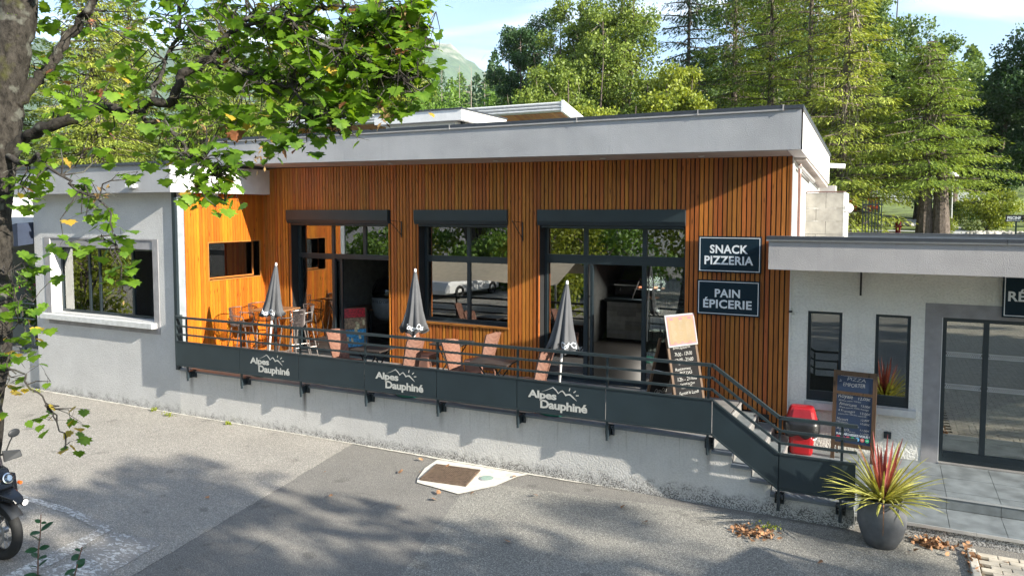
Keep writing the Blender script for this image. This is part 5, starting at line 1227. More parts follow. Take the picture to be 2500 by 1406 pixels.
# hanging winged seed bunches
for (x, y, z, n) in ((-3.92, -9.33, 4.52, 14), (-3.5, -9.25, 4.50, 16), (-3.30, -9.2, 4.42, 8), (-2.62, -8.92, 4.55, 12), (-2.72, -8.9, 4.98, 10), (-3.12, -9.0, 5.02, 8), (-2.5, -8.86, 5.12, 10), (-3.25, -9.25, 4.30, 8), (-4.16, -9.6, 4.12, 7), (-4.03, -9.56, 3.56, 9), (-2.95, -9.0, 4.52, 8), (-3.62, -9.3, 4.45, 12)):
    C_ = np.array([x, y, z]) + rng.normal(0, .026, (n * 2, 3)) * np.array([1, 1, 1.7]) - base
    V, F = cloud(C_, rng.uniform(.030, .045, n * 2), LEAF_T * np.array([.55, 1, 1]), LEAF_F, tilt=1.6); np_mesh('seed_bunch', V, F, M['samara'], maple, kind='stuff')

# sapling shoots
def shoot(label, pts):
    pts = [Vector(p) for p in pts]; t = thing('sapling_shoot', label, 'sapling', (pts[0].x, pts[0].y, 0)); o = Vector((pts[0].x, pts[0].y, 0))
    full = [o + Vector((0, 0, 0))] + pts
    MB().tube([p - o for p in full], [.010] + [.006 - .0009 * i for i in range(len(pts))], 6).build('stem', simple('reddish_stem', (.20, .11, .08), .7), t)
    me = MB().add([(0, 0, 0), (.26, .25, .03), (.33, .52, .02), (.2, .82, -.02), (0, 1, -.08), (-.2, .82, -.02), (-.33, .52, .02), (-.26, .25, .03), (0, .5, -.04)], [(0, 1, 8), (1, 2, 8), (2, 3, 8), (3, 4, 8), (4, 5, 8), (5, 6, 8), (6, 7, 8), (7, 0, 8)]).mesh('leaf', M['sapling'])
    L = sum((b - a).length for a, b in zip(pts[:-1], pts[1:])); k = 0; d_ = .0
    while d_ < L:
        r_ = d_; 
        for a, b in zip(pts[:-1], pts[1:]):
            l = (b - a).length
            if r_ <= l: p = a.lerp(b, r_ / l); break
            r_ -= l
        for s_ in (0, 1):
            o_ = bpy.data.objects.new('leaf', me); COL.objects.link(o_); o_.parent = t; az = R(26) + s_ * math.pi + random.uniform(-.5, .5) + (.9 if k % 2 else -.3)
            sz = random.uniform(.055, .085) * (1 if d_ < L * .85 else .6)
            o_.matrix_basis = Matrix.Translation(p - o) @ Matrix.Rotation(az - math.pi / 2, 4, 'Z') @ Matrix.Rotation(R(random.uniform(-5, 35)), 4, 'X') @ Matrix.Rotation(R(random.uniform(-35, 35)), 4, 'Y') @ Matrix.Scale(sz, 4)
        d_ += .055; k += 1
shoot('taller leafy green shoot rising from the bottom edge near the motorcycle', [(-4.57, -9.8, 1.45), (-4.59, -9.79, 1.78), (-4.59, -9.78, 1.94), (-4.58, -9.77, 2.04), (-4.575, -9.765, 2.16)])
shoot('shorter leafy green shoot at the bottom edge, right of the taller one', [(-4.42, -9.72, 1.45), (-4.4, -9.7, 1.72), (-4.37, -9.68, 1.86), (-4.35, -9.66, 1.96)])

# ================================================================ BACKGROUND TREES
random.seed(33); rng = np.random.default_rng(33)
def gz_(x, y): return float(terr(np.array(float(x)), np.array(float(y))))
def broadleaf(name, label, x, y, ztop, rad, mat, base_h=.25, n=16000, ls=.20, group=None, clumps=70, flat=1.0, dead=0, trunk_r=.22, leaders=5, dens=.28, z0=None, cat='tree'):
    if y > 10: n = int(n * 1.6); ls *= .8
    z = gz_(x, y) if z0 is None else z0; H = ztop - z; t = thing(name, label, cat, (x, y, z), 0, group)
    cb = H * base_h; ch = H - cb
    # leaders: several upright axes, each with its own column of clumps
    cl = []; lim = []
    for k in range(leaders):
        a = 2 * math.pi * k / leaders + random.uniform(-.4, .4); r_ = rad * random.uniform(.25, .62) if leaders > 1 else 0; hh = H * random.uniform(.80, 1.0) if k else H
        lim.append([(0, 0, cb * .7, trunk_r * .7), (math.cos(a) * r_ * .5, math.sin(a) * r_ * .5, cb + ch * .25, trunk_r * .42), (math.cos(a) * r_, math.sin(a) * r_, cb + ch * .6, trunk_r * .22), (math.cos(a) * r_ * 1.1, math.sin(a) * r_ * 1.1, hh * .97, .02)])
        for j in range(max(4, clumps // leaders)):
            u = random.random(); zc = cb + (hh - cb) * (u ** .85); w_ = rad * (math.sin(math.pi * min(1, .12 + .86 * u)) ** .6) * .62 * flat
            az = random.uniform(0, 2 * math.pi); rr_ = w_ * random.uniform(.25, 1.0)
            cl.append((math.cos(a) * r_ * min(1, u + .4) + math.cos(az) * rr_, math.sin(a) * r_ * min(1, u + .4) + math.sin(az) * rr_, zc))
    cl = np.array(cl); sz = rng.uniform(.55, 1.15, len(cl)) * rad * dens
    idx = rng.integers(0, len(cl), n); dirs = rng.normal(0, 1, (n, 3)); dirs /= np.linalg.norm(dirs, axis=1)[:, None]
    C_ = cl[idx] + dirs * (sz[idx] * rng.uniform(.35, 1.12, n) ** .6)[:, None] * np.array([1, 1, .72])
    C_ += rng.normal(0, .08, C_.shape)
    V, F = cloud(C_, rng.uniform(.6, 1.3, n) * ls, tilt=1.3); np_mesh('crown', V, F, M[mat], t)
    mb = MB().tube([(0, 0, -.3), (.03, 0, cb * .5), (0, 0, cb * .75 + .2)], [trunk_r * 1.25, trunk_r, trunk_r * .85], 10)
    for l in lim: mb.tube([p[:3] for p in l], [p[3] for p in l], 6, False)
    for c in cl[::3]:
        l = lim[random.randrange(len(lim))]; p = Vector(l[2][:3] if c[2] > l[2][2] else l[1][:3]); q = Vector(c.tolist()); mb.tube([p, (p + q) / 2 + Vector((0, 0, .2)), q], [.035, .025, .012], 4, False)
    mb.build('trunk', M['bark_far'], t)
    if dead:
        C2 = cl[rng.integers(0, len(cl), dead)] + rng.normal(0, rad * .25, (dead, 3)); V, F = cloud(C2, rng.uniform(.3, .8, dead), np.array([(0, 0, 0), (.012, .5, 0), (0, 1, 0), (-.012, .5, 0)]), LEAF_F, tilt=1.2); np_mesh('dead_twigs', V, F, M['deadtwig'], t, kind='stuff')
    return t
SP_T = np.array([(0, 0, 0), (.14, .42, .05), (0, 1, 0), (-.14, .42, .05)]); SP_F = np.array([(0, 1, 2, 3)])
def conifer(name, label, x, y, ztop, rad, mat, base_h=.1, nb=120, per=120, group=None, droop=.5, dead=0, lean=0, trunk_r=.24, z0=None, sl=.30, twin=False):
    sl *= .56; per = int(per * 2.65)
    z = gz_(x, y) if z0 is None else z0; H = ztop - z; t = thing(name, label, 'tree', (x, y, z), 0, group)
    Cs, Rs, Ss = [], [], []; mb = MB(); dt = []
    mb.tube([(0, 0, -.3), (lean * .1, 0, H * .2), (lean * .3, 0, H * .5), (lean, 0, H)], [trunk_r * 1.3, trunk_r * .8, trunk_r * .4, .02], 10)
    if twin: mb.tube([(.55, -.1, -.3), (.5, 0, H * .35), (.45, .1, H * .8)], [trunk_r * 1.3, trunk_r * .7, .03], 10)
    for k in range(nb):
        u = (k + random.random()) / nb; h = H * (base_h + (1 - base_h) * u); L = rad * ((1 - u) ** .75) * random.uniform(.55, 1.15) + .25
        az = k * 2.399 + random.uniform(-.4, .4); o = np.array([lean * h / H, 0, h]); d = np.array([math.cos(az), math.sin(az), random.uniform(-.05, .22)]); sd_ = np.array([-math.sin(az), math.cos(az), 0])
        pts = []; p = o.copy(); dd = d.copy()
        for s_ in range(7): pts.append(p.copy()); p = p + dd * L / 6; dd = dd + np.array([0, 0, -droop * .10 + .035 * s_ * .5])
        pts = np.array(pts); mb.tube(pts.tolist(), [.045 * (1 - i / 7) + .008 for i in range(7)], 4, False)
        m_ = int(per * (L / rad) ** 1.2 * random.uniform(.6, 1.3)) + 8
        s_ = rng.uniform(.02, 1.0, m_) ** .8; ix = np.clip((s_ * 6).astype(int), 0, 5); fr = s_ * 6 - ix
        c = pts[ix] * (1 - fr)[:, None] + pts[ix + 1] * fr[:, None]
        lat = rng.normal(0, 1, m_) * (.12 + .20 * L * (1 - s_ * .55)); c = c + sd_ * lat[:, None] + np.array([0, 0, 1]) * (rng.normal(-.05, .07, m_) - np.abs(lat) * .18)[:, None]
        # needle sprays point outward, sideways and hang a little
        tip = d[None] * .7 + sd_[None] * (np.sign(lat) * .8)[:, None] + np.array([0, 0, -1.])[None] * rng.uniform(.1, 1.1, m_)[:, None] + rng.normal(0, .25, (m_, 3)); tip /= np.linalg.norm(tip, axis=1)[:, None]
        up_ = np.array([0, 0, 1.]) + rng.normal(0, .35, (m_, 3)); nr_ = up_ - tip * (up_ * tip).sum(1)[:, None]; nr_ /= np.linalg.norm(nr_, axis=1)[:, None]; s3 = np.cross(tip, nr_)
        Cs.append(c); Rs.append(np.stack([s3, tip, nr_], 2)); Ss.append(rng.uniform(.6, 1.3, m_) * sl)
        if dead and random.random() < dead:
            q = rng.uniform(.1, .5, 14); dt.append(pts[0] + (pts[3] - pts[0]) * q[:, None] + rng.normal(0, .15, (14, 3)))
    C_, R_, S_ = np.concatenate(Cs), np.concatenate(Rs), np.concatenate(Ss)
    V, F = cloud(C_, S_, SP_T, SP_F, Rm=R_); np_mesh('crown', V, F, M[mat], t)
    mb.build('trunk', M['bark_far'], t)
    if dt:
        D_ = np.concatenate(dt); Rm = rand_rot(len(D_), .5); Rm = Rm[:, :, [0, 2, 1]]; Rm[:, :, 1] = np.array([0, 0, -1.]) + rng.normal(0, .25, (len(D_), 3))
        V, F = cloud(D_, rng.uniform(.5, 1.2, len(D_)), np.array([(0, 0, 0), (.014, .5, 0), (0, 1, 0), (-.014, .5, 0)]), LEAF_F, Rm=Rm); np_mesh('dead_twigs', V, F, M['deadtwig'], t, kind='stuff')
    return t
g1 = 'pale spruces behind the left wing'
k = 0
WHO = ['behind the trunk of the maple', 'just right of the maple trunk', 'tall, over the left wing roof', 'slimmer, over the middle of the left wing', 'tall and farther back over the left wing', 'over the join of wing and main roof', 'farther back over the left end of the grey fascia', 'right of the group, above the raised roof', 'farthest back at the right of the group']
for (x, y, zt_, r_) in ((-37.6, 9.0, 19, 3.6), (-31.8, 9.5, 15.6, 3.2), (-35.3, 14, 15.9, 3.4), (-29.8, 13.7, 13, 2.9), (-34.5, 19.3, 17.6, 3.6), (-27.5, 17.1, 14.5, 3.2), (-28.2, 22.2, 14.8, 3.2), (-22.2, 17.5, 14.6, 2.9), (-27.1, 27.5, 15.4, 3.3)):
    conifer('spruce', 'pale yellow green spruce ' + WHO[k], x, y, zt_, r_, 'f_spruce_l' if k % 3 else 'f_spruce', .04, 140, 165, g1, dead=.35, droop=.9, sl=.38); k += 1
for (x, y, zt_, r_, l) in ((-24.5, 23.5, 10.6, 2.6, 'round green bush tree at the left end of the valley gap'), (-19.6, 18.0, 8.9, 2.2, 'low bright green bush just above the white box roof'), (-18.9, 22.0, 9.6, 2.4, 'bright green bush tree in the middle of the valley gap'), (-16.6, 18.2, 8.6, 1.9, 'low green bush left of the dark tree')):
    broadleaf('bush_tree', l, x, y, zt_, r_, 'f_bush', .05, 15000, .17, 'green bushes in the valley gap', 60, 1.2, dead=0, dens=.33)
broadleaf('dark_tree', 'dark green leafy tree with grey twigs left of the pale ash', -17.4, 23.7, 14.3, 2.3, 'f_dark', .08, 24000, .16, None, 80, 1.1, dead=500)
broadleaf('ash_tree', 'tall airy ash left of centre behind the long fascia, yellow green', -13.7, 21.6, 13.9, 1.9, 'f_ash', .08, 24000, .17, 'pale ashes behind the roof', 130, 1.0, dead=200, dens=.30)
broadleaf('ash_tree', 'tallest airy ash with several upright leaders, right of its twin', -11.0, 20.1, 13.9, 2.3, 'f_ash', .06, 26000, .17, 'pale ashes behind the roof', 170, 1.05, dead=250, dens=.27, leaders=7)
broadleaf('ash_tree', 'smaller bright ash in front of the two tall ones', -12.2, 17.2, 10.6, 2.2, 'f_ash', .05, 20000, .17, 'pale ashes behind the roof', 70, 1.15, dead=100)
broadleaf('lime_tree', 'yellow green rounded tree between the ashes and the first tall spruce', -8.6, 18.6, 10.0, 1.9, 'f_yel', .05, 20000, .18, None, 70, 1.15)
broadleaf('lime_tree', 'low yellow green tree just above the fascia, left of the spruces', -10.0, 15.6, 8.2, 1.8, 'f_yel', .05, 12000, .17, None, 60, 1.15)
g2 = 'tall spruces behind the right half of the roof'
conifer('spruce', 'ragged dark spruce at the left edge of the tall group, sky behind it', -9.0, 25.0, 17.5, 3.0, 'f_dark', .12, 80, 130, g2, dead=.5, droop=.7, sl=.36, z0=None)
conifer('spruce', 'tall spruce with grey hanging twigs second from the left', -6.6, 24.0, 20, 2.9, 'f_spruce', .12, 105, 150, g2, dead=.6, droop=.9, sl=.34)
conifer('spruce', 'spruce in the middle of the tall group', -4.7, 22.0, 18.3, 2.5, 'f_spruce', .10, 100, 120, g2, dead=.3, droop=.8, sl=.34)
conifer('larch', 'bright yellow green larch with thin pale trunk behind the gable', -3.0, 20.6, 17.7, 2.8, 'f_spruce_l', .05, 100, 125, g2, dead=.25, droop=.7, sl=.33)
conifer('larch', 'bright larch right of the gable with bare leaning trunk', -1.7, 19.2, 15.3, 2.6, 'f_spruce_l', .02, 95, 120, g2, dead=.3, droop=.7, sl=.33, lean=.3)
broadleaf('poplar', 'dense poplar with flickering leaves behind the larches', -1.2, 34, 17.0, 3.3, 'f_poplar', .12, 26000, .20, 'poplars behind the park', 95, 1.1)
broadleaf('poplar', 'shorter poplar with pale trunk showing, left of the sky gap', 1.4, 33, 12.9, 3.0, 'f_poplar', .14, 24000, .20, 'poplars behind the park', 90, 1.15)
broadleaf('poplar', 'tall dark poplar filling the gap behind the tall spruces', -5.6, 32, 19, 4.2, 'f_dark', .1, 26000, .24, 'poplars behind the park', 95, 1.2)
conifer('spruce', 'big spreading spruce with double trunk standing by the park path', 1.25, 20.4, 10.4, 3.3, 'f_spruce', .24, 85, 210, None, dead=.12, droop=.75, sl=.28, twin=True, trunk_r=.27)
conifer('spruce', 'spruce with dark trunk on the lawn left of the park path', -1.1, 27.0, 11.5, 3.1, 'f_spruce', .20, 80, 130, None, dead=.1, droop=.8, sl=.32)
broadleaf('chestnut', 'dark broad leaved tree at the right edge, farther back', 4.8, 33.0, 11.2, 2.8, 'f_dark', .20, 24000, .20, 'dark trees at the right edge', 85, 1.2, trunk_r=.3)
broadleaf('chestnut', 'dark broad leaved tree at the right edge with thick trunk', 6.5, 28.0, 12.9, 2.9, 'f_dark', .22, 24000, .19, 'dark trees at the right edge', 85, 1.2, trunk_r=.42)
broadleaf('park_tree', 'dark tree with bare straight trunk on the upper lawn beside the lamp', 3.1, 36.0, 11.5, 2.6, 'f_dark', .45, 12000, .20, None, 60, 1.1, trunk_r=.28)
broadleaf('park_tree', 'distant park tree left of the double trunked spruce', -2.2, 40.0, 12.0, 3.2, 'f_poplar', .30, 14000, .22, None, 60, 1.2)
# far wooded slope seen through the gap: too many to count
def far_wood(name, x0, x1, y0, y1, n, mat, h0, h1, lsz, per=420):
    Y = rng.uniform(y0, y1, n); X = rng.uniform(x0, x1, n) * (Y + 12.5); C_, S_ = [], []
    for x, y in zip(X, Y):
        z = gz_(x, y); H = rng.uniform(h0, h1); u = rng.uniform(0, 1, per); a = rng.uniform(0, 2 * np.pi, per); r_ = H * .22 * (1 - u) ** .6 * rng.uniform(.4, 1, per)
        C_.append(np.stack([x + r_ * np.cos(a), y + r_ * np.sin(a), z + H * (.05 + .95 * u)], 1)); S_.append(rng.uniform(.6, 1.4, per) * lsz)
    V, F = cloud(np.concatenate(C_), np.concatenate(S_), tilt=1.2); o = np_mesh(name, V, F, M[mat], kind='stuff'); return o
tag(far_wood('hillside_wood', -1.0, -.42, 52, 140, 120, 'f_bush', 8, 13, .42, 900), 'mixed wood covering the far slope behind the valley gap', 'wood')
tag(far_wood('hillside_wood', -1.0, -.42, 60, 140, 60, 'f_dark', 9, 15, .40, 900), 'darker conifers scattered over the far slope', 'wood')
tag(far_wood('park_wood', -.22, .24, 55, 110, 42, 'f_poplar', 9, 14, .38, 1100), 'wood beyond the park lawn at the right', 'wood')
tag(far_wood('hedge_wood', -1.3, -.05, 30, 42, 60, 'f_dark', 5, 8.5, .34, 650), 'dark undergrowth behind the rows of trees', 'undergrowth')
# bare grey dead trees on the slope
m = None
for k in range(16):
    x, y = random.uniform(-72, -42), random.uniform(60, 92); h = random.uniform(11, 16); mb = MB().tube([(0, 0, 0), (.1, 0, h)], [.08, .02], 5)
    for j in range(26):
        z = random.uniform(.3, .98) * h; a = random.uniform(0, 6.28); l = (1 - z / h) * 2.2 + .4; mb.tube([(0, 0, z), (math.cos(a) * l, math.sin(a) * l, z + random.uniform(-.2, .5))], [.022, .008], 3, False)
    o = mb.build('dead_tree', M['deadtwig']); o.location = (x, y, gz_(x, y)); tag(o, 'bare grey dead tree among the woods on the far slope', 'dead tree', 'dead trees on the far slope')
# mountain
mm = NT('mountain'); p_ = mm.pos(); sp = mm.n('ShaderNodeSeparateXYZ'); mm.l(p_, sp.inputs[0]); n_ = mm.noise(p_, .012, 6, .65); n2 = mm.noise(p_, .05, 4, .6)
f_ = mm.math('ADD', mm.math('MULTIPLY', sp.outputs['Z'], .0036), mm.math('MULTIPLY', n_, 1.1))
mm.bsdf(mm.mix(mm.ramp(f_, (1.32 / 2, 0.), (1.56 / 2, 1.)) if False else mm.ramp(mm.math('MULTIPLY', f_, .5), (.84, 0.), (.97, 1.)), mm.ramp(n2, (.35, (.045, .085, .05, 1)), (.65, (.09, .14, .07, 1))), mm.ramp(n2, (.35, (.28, .26, .23, 1)), (.65, (.42, .39, .35, 1)))), .95, 0, n_, .8, 6)
ux_ = np.linspace(-1, 1, 90); uy_ = np.linspace(0, 1, 50); a_, b_2 = np.meshgrid(ux_, uy_)
# ridge seen at azimuth -30..-60 deg, about 1.3 km away
ang = np.radians(-46 + a_ * 26); dist = 900 + 700 * b_2
prof = np.interp(np.degrees(ang), [-72, -60, -52, -45, -40, -36, -33, -30, -27.5, -25, -22, -18], [250, 280, 300, 310, 335, 355, 345, 315, 262, 190, 90, 30])
zz = 20 + (prof * 1.05 - 20) * (b_2 ** .8) + 7 * np.sin(a_ * 37) * b_2 + 5 * np.sin(a_ * 91 + b_2 * 12) * b_2 + rng.normal(0, 2.5, a_.shape) * b_2
V = np.stack([(np.sin(ang) * dist).ravel(), (-12.5 + np.cos(ang) * dist).ravel(), zz.ravel()], 1)
ii = (np.arange(49)[:, None] * 90 + np.arange(89)[None]).ravel(); F = np.stack([ii, ii + 1, ii + 91, ii + 90], 1)
struct(np_mesh('mountain', V, F, mm.m, smooth=True))

# ================================================================ PARK DETAILS (right)
def draped(name, pts, w_, mat, lift=.03):
    P = []; 
    for i, (x, y) in enumerate(pts):
        a = Vector(pts[max(i - 1, 0)]); b = Vector(pts[min(i + 1, len(pts) - 1)]); d = (b - a).normalized(); nx_, ny_ = -d.y, d.x; ww = w_[i]
        P += [(x + nx_ * ww, y + ny_ * ww, gz_(x + nx_ * ww, y + ny_ * ww) + lift), (x - nx_ * ww, y - ny_ * ww, gz_(x - nx_ * ww, y - ny_ * ww) + lift)]
    return struct(MB().add(P, [(2 * i, 2 * i + 1, 2 * i + 3, 2 * i + 2) for i in range(len(pts) - 1)]).build(name, mat))
draped('park_path', [(1.9, 13), (2.2, 17), (2.4, 20), (2.35, 24), (2.1, 28), (1.2, 32)], [1.6, 1.3, 1.0, .8, .7, .6], M['pathmat'], .05)
draped('park_path', [(2.2, 23.5), (.2, 24.2), (-2.5, 24.6), (-6, 24.6)], [.35, .35, .35, .35], M['pathmat'], .06)
draped('dry_ground', [(-3.5, 20.0), (.6, 20.6)], [3.2, 3.0], M['earth'], .02)
draped('dry_ground', [(3.0, 19.5), (4.4, 22), (6.5, 23), (10, 23)], [.7, 1.4, 1.6, 1.6], M['earth'], .02)
C_ = []
for k in range(420):
    u = random.random(); x = 2.9 + u * 2.2 + random.gauss(0, .12); y = 21.3 + 1.6 * math.sin(u * 2.6) - u * 2.2 + random.gauss(0, .22); C_.append((x, y, gz_(x, y) + .05))
for k in range(300):
    x = random.uniform(-1.2, 1.1) + 0; y = random.uniform(27.8, 29.2); C_.append((x, y, gz_(x, y) + .05))
C_ = np.array(C_); st = np.array([(-.5, -.4, -.3), (.5, -.5, -.3), (.5, .4, -.3), (-.4, .5, -.3), (-.3, -.3, .3), (.3, -.35, .35), (.35, .3, .25), (-.3, .3, .3)])
V, F = cloud(C_, rng.uniform(.12, .26, len(C_)), st, np.array([(3, 2, 1, 0), (4, 5, 6, 7), (0, 1, 5, 4), (1, 2, 6, 5), (2, 3, 7, 6), (3, 0, 4, 7)]), tilt=.5)
o = np_mesh('border_stones', V, F, M['stone'], kind='stuff'); tag(o, 'pale loose stones edging the planting beds beside the park path', 'stones')
broadleaf('shrub', 'light green rounded shrub in the stone edged bed right of the lamp', 3.75, 25.2, 4.72, .95, 'f_yel', .0, 5200, .11, None, 30, 1.5, dens=.36, trunk_r=.03, cat='shrub')
broadleaf('shrub', 'small leafy shrub at the right edge behind the pool sign', 5.05, 20.2, 3.9, .45, 'f_yel', .0, 1800, .10, None, 20, 1.5, dens=.36, trunk_r=.02, cat='shrub')
broadleaf('shrub', 'small yellow flowering shrub at the foot of the park lamp', 2.0, 20.9, 3.75, .34, 'f_yel', .0, 1400, .08, None, 16, 1.5, dens=.36, trunk_r=.02, cat='shrub')
broadleaf('shrub', 'dark shrub on the lawn behind the park lamp', 2.9, 31.0, 4.6, 1.1, 'f_dark', .0, 3600, .13, None, 24, 1.5, dens=.36, trunk_r=.03, cat='shrub')
t = thing('park_lamp', 'park lamp with round white globe on a grey post beside the path', 'street lamp', (2.27, 22.8, gz_(2.27, 22.8)))
MB().tube([(0, 0, 0), (0, 0, 2.0)], [.06, .045], 10).build('post', M['steel'], t); MB().lathe([(.10, 1.98), (.12, 2.02), (.06, 2.06)], 12).build('collar', M['frame'], t)
MB().ell((0, 0, 2.26), (.24, .24, .24), 20, 14).build('globe', M['globe'], t, smooth=True)
t = thing('pool_sign', 'small black signpost reading PISCINE with an arrow at the right edge', 'sign', (4.2, 20.5, gz_(4.2, 20.5)))
MB().tube([(0, 0, 0), (0, 0, .60)], .03, 6).build('post', simple('dark_green_post', (.01, .05, .035), .5), t)
MB().box(-.34, .34, -.05, -.03, .52, .78).build('sign_board', M['black'], t)
text('lettering', 'PISCINE', (-.07, -.051, .67), (1, 0, 0), (0, 0, 1), .42, .11, M['letter'], t, .03)
MB().box(-.26, .20, -.0535, -.052, .565, .585).add([(-.26, -.053, .55), (-.32, -.053, .575), (-.26, -.053, .60)], [(0, 1, 2)]).build('arrow', M['letter'], t)
m = MB(); m.ell((.27, -.053, .68), (.02, .001, .02), 8, 5); m.obox((.26, -.053, .63), (1, 0, .6), (0, 1, 0), (0, 0, 1), .035, .001, .014); m.build('pictogram', M['letter'], t)
t = thing('small_fence', 'short dark metal fence beside the bare block wall on the lawn edge', 'fence', (-.45, 14, gz_(-.45, 14)))
for k in range(7): MB().box(-.3 + k * .09, -.27 + k * .09, -.02, .02, 0, 1.25).build('bar', M['frame'], t)
MB().box(-.3, .3, -.03, -.021, 1.1, 1.14).box(-.3, .3, -.03, -.021, .2, .24).build('rail', M['frame'], t)
t = thing('orange_banner', 'bright orange banner glimpsed between the spruces on the lawn', 'banner', (-1.35, 31, gz_(-1.35, 31)))
MB().box(-.9, .9, -.02, .02, .5, 1.25).build('cloth', simple('orange_cloth', (.75, .11, .03), .7), t); MB().box(-.95, -.9, -.03, .03, 0, 1.3).build('post', M['frame'], t); MB().box(.9, .95, -.03, .03, 0, 1.3).build('post', M['frame'], t)
t = thing('park_house', 'pale house wall glimpsed between the trunks beyond the lawn', 'building', (2.6, 50, gz_(2.6, 50)))
MB().box(-4, 4, 0, 5, -1, 3).build('wall', M['white'], t); MB().box(-4.3, 4.3, -.3, 5.3, 3, 3.3).build('roof', M['cap'], t)
t = thing('hydrant', 'red hydrant beside the double trunk on the lawn', 'hydrant', (.35, 20.9, gz_(.35, 20.9)))
MB().lathe([(.09, 0), (.09, .38), (.11, .40), (.10, .48), (.03, .54)], 12).build('body', M['red'], t); MB().tube([(-.14, 0, .3), (.14, 0, .3)], .035, 8).build('outlet', M['red'], t)

# oleander by the far-left terrace
t = broadleaf('oleander', 'pink flowering bush on the far-left terrace beside the trunk', -17.9, -1.3, 3.15, .75, 'f_bush', .0, 3800, .09, None, 26, 1.3, dens=.36, trunk_r=.03, z0=.9, cat='shrub')
C_ = rng.normal(0, .42, (130, 3)) * np.array([1, .8, .6]) + np.array([.05, -.2, 1.55]); V, F = cloud(C_, rng.uniform(.05, .09, 130), tilt=1.4); np_mesh('flowers', V, F, simple('pink_petal', (.75, .12, .30), .6), t, kind='stuff')
# weeds at the wall foot
for (x, y, s_, l) in ((-16.85, -2.42, .20, 'small green weed at the corner of the far-left wall'), (-12.5, -2.5, .15, 'small green weed in the crack below the wing corner'), (-13.1, -2.36, .09, 'tiny weed tuft at the foot of the wing wall'), (-11.0, -2.40, .09, 'tiny weed tuft at the foot of the terrace wall'), (-1.25, -2.75, .22, 'low moss clump beside the leaf pile near the steps')):
    C_ = rng.normal(0, s_ * .4, (60, 3)) * np.array([1, .6, .15]) + np.array([0, 0, .03]); V, F = cloud(C_, rng.uniform(.02, .05, 60), tilt=1.2); o = np_mesh('weed', V, F, M['f_yel'], kind='stuff'); o.location = (x, y, .01); tag(o, l, 'weed')
# leaf litter
def pile(label, x, y, n, sx_, sy_):
    C_ = rng.normal(0, 1, (n, 3)) * np.array([sx_, sy_, .012]) + np.array([0, 0, .03]); C_[:, 2] = np.abs(C_[:, 2]); V, F = cloud(C_, rng.uniform(.035, .075, n), MT, MF, tilt=.8)
    o = np_mesh('leaf_pile', V, F, M['drylit'], kind='stuff'); o.location = (x, y, .005); tag(o, label, 'leaf pile')
pile('pile of dry orange leaves on the tarmac right of the grey pot', .58, -2.36, 190, .10, .07)
pile('thin pile of dry leaves on the tarmac below the steps', -1.42, -2.98, 130, .13, .10)
pile('dry leaves caught along the kerb by the paving', .97, -2.62, 110, .03, .26)
ls_ = [(-5.62, -3.62), (-5.55, -3.85), (-6.30, -3.05), (-6.55, -3.15), (-6.05, -2.62), (-4.9, -2.55), (-5.15, -3.4), (-5.8, -4.3), (-4.3, -3.1), (-3.1, -2.9), (-7.6, -3.7), (-6.9, -4.4), (-5.5, -2.7), (-.6, -3.5), (.32, -2.75), (.42, -2.62), (1.3, -2.55), (1.5, -2.8), (-2.7, -3.3), (-8.4, -5.2), (-6.6, -2.55), (-4.0, -4.6)]
lmf = MB().add([tuple(v) for v in MT], [tuple(int(i) for i in f) for f in MF]).mesh('fallen_leaf', M['drylit'])
for k, (x, y) in enumerate(ls_):
    o = bpy.data.objects.new('fallen_leaf', lmf); COL.objects.link(o); o.location = (x, y, .04); o.rotation_euler = (random.uniform(-.5, .5), random.uniform(-.5, .5), random.uniform(0, 6)); s_ = random.uniform(.06, .11); o.scale = (s_, s_, s_)
    tag(o, 'single dry brown leaf lying on the tarmac', 'fallen leaf', 'single fallen leaves on the ground')

# ================================================================ MOTORCYCLE
hd = Vector((.99, .10, 0)).normalized()
mc_ = thing('motorcycle', 'black adventure motorcycle at the left edge, front wheel and headlights towards the drain', 'motorcycle', (-9.05, -7.55, 0), math.atan2(hd.y, hd.x))
def part(name, mb, mat, par=None, **k): return mb.build(name, M[mat], par or mc_, **k)
wf = part('front_wheel', MB().torus((0, 0, .33), .272, .060, 48, 12, 'y', .9), 'tyre', smooth=True)
m = MB().torus((0, 0, .33), .222, .018, 48, 8, 'y', 1.6); m.build('rim', M['black'], wf, smooth=True)
m = MB()
for k in range(20):
    a = 2 * math.pi * k / 20; b = a + (.5 if k % 2 else -.5); m.tube([(.05 * math.cos(b), (.03 if k % 4 < 2 else -.03), .33 + .05 * math.sin(b)), (.215 * math.cos(a), 0, .33 + .215 * math.sin(a))], .0028, 4, False)
m.build('spoke', M['steel'], wf)['kind'] = 'stuff'
MB().tube([(0, -.07, .33), (0, .07, .33)], .038, 14).build('hub', M['steel'], wf)
for s_ in (-1, 1): MB().torus((0, s_ * .062, .33), .125, .022, 36, 6, 'y', .12).build('brake_disc', M['steel'], wf)
m = MB()
for s_ in (-1, 1): m.tube([(.0, s_ * .105, .33), (-.20, s_ * .105, .95)], .028, 12)
part('fork', m, 'steel', smooth=True)
# mudguard
vs, fs = [], []
for i in range(13):
    a = R(35 + i * 9.5)
    for j, (yy, rr_) in enumerate(((-.075, .352), (-.05, .375), (0, .385), (.05, .375), (.075, .352))): vs.append((rr_ * math.cos(a), yy, .33 + rr_ * math.sin(a)))
for i in range(12):
    for j in range(4): a = i * 5 + j; fs.append((a, a + 1, a + 6, a + 5))
part('mudguard', MB().add(vs, fs), 'bikegrey', smooth=True)
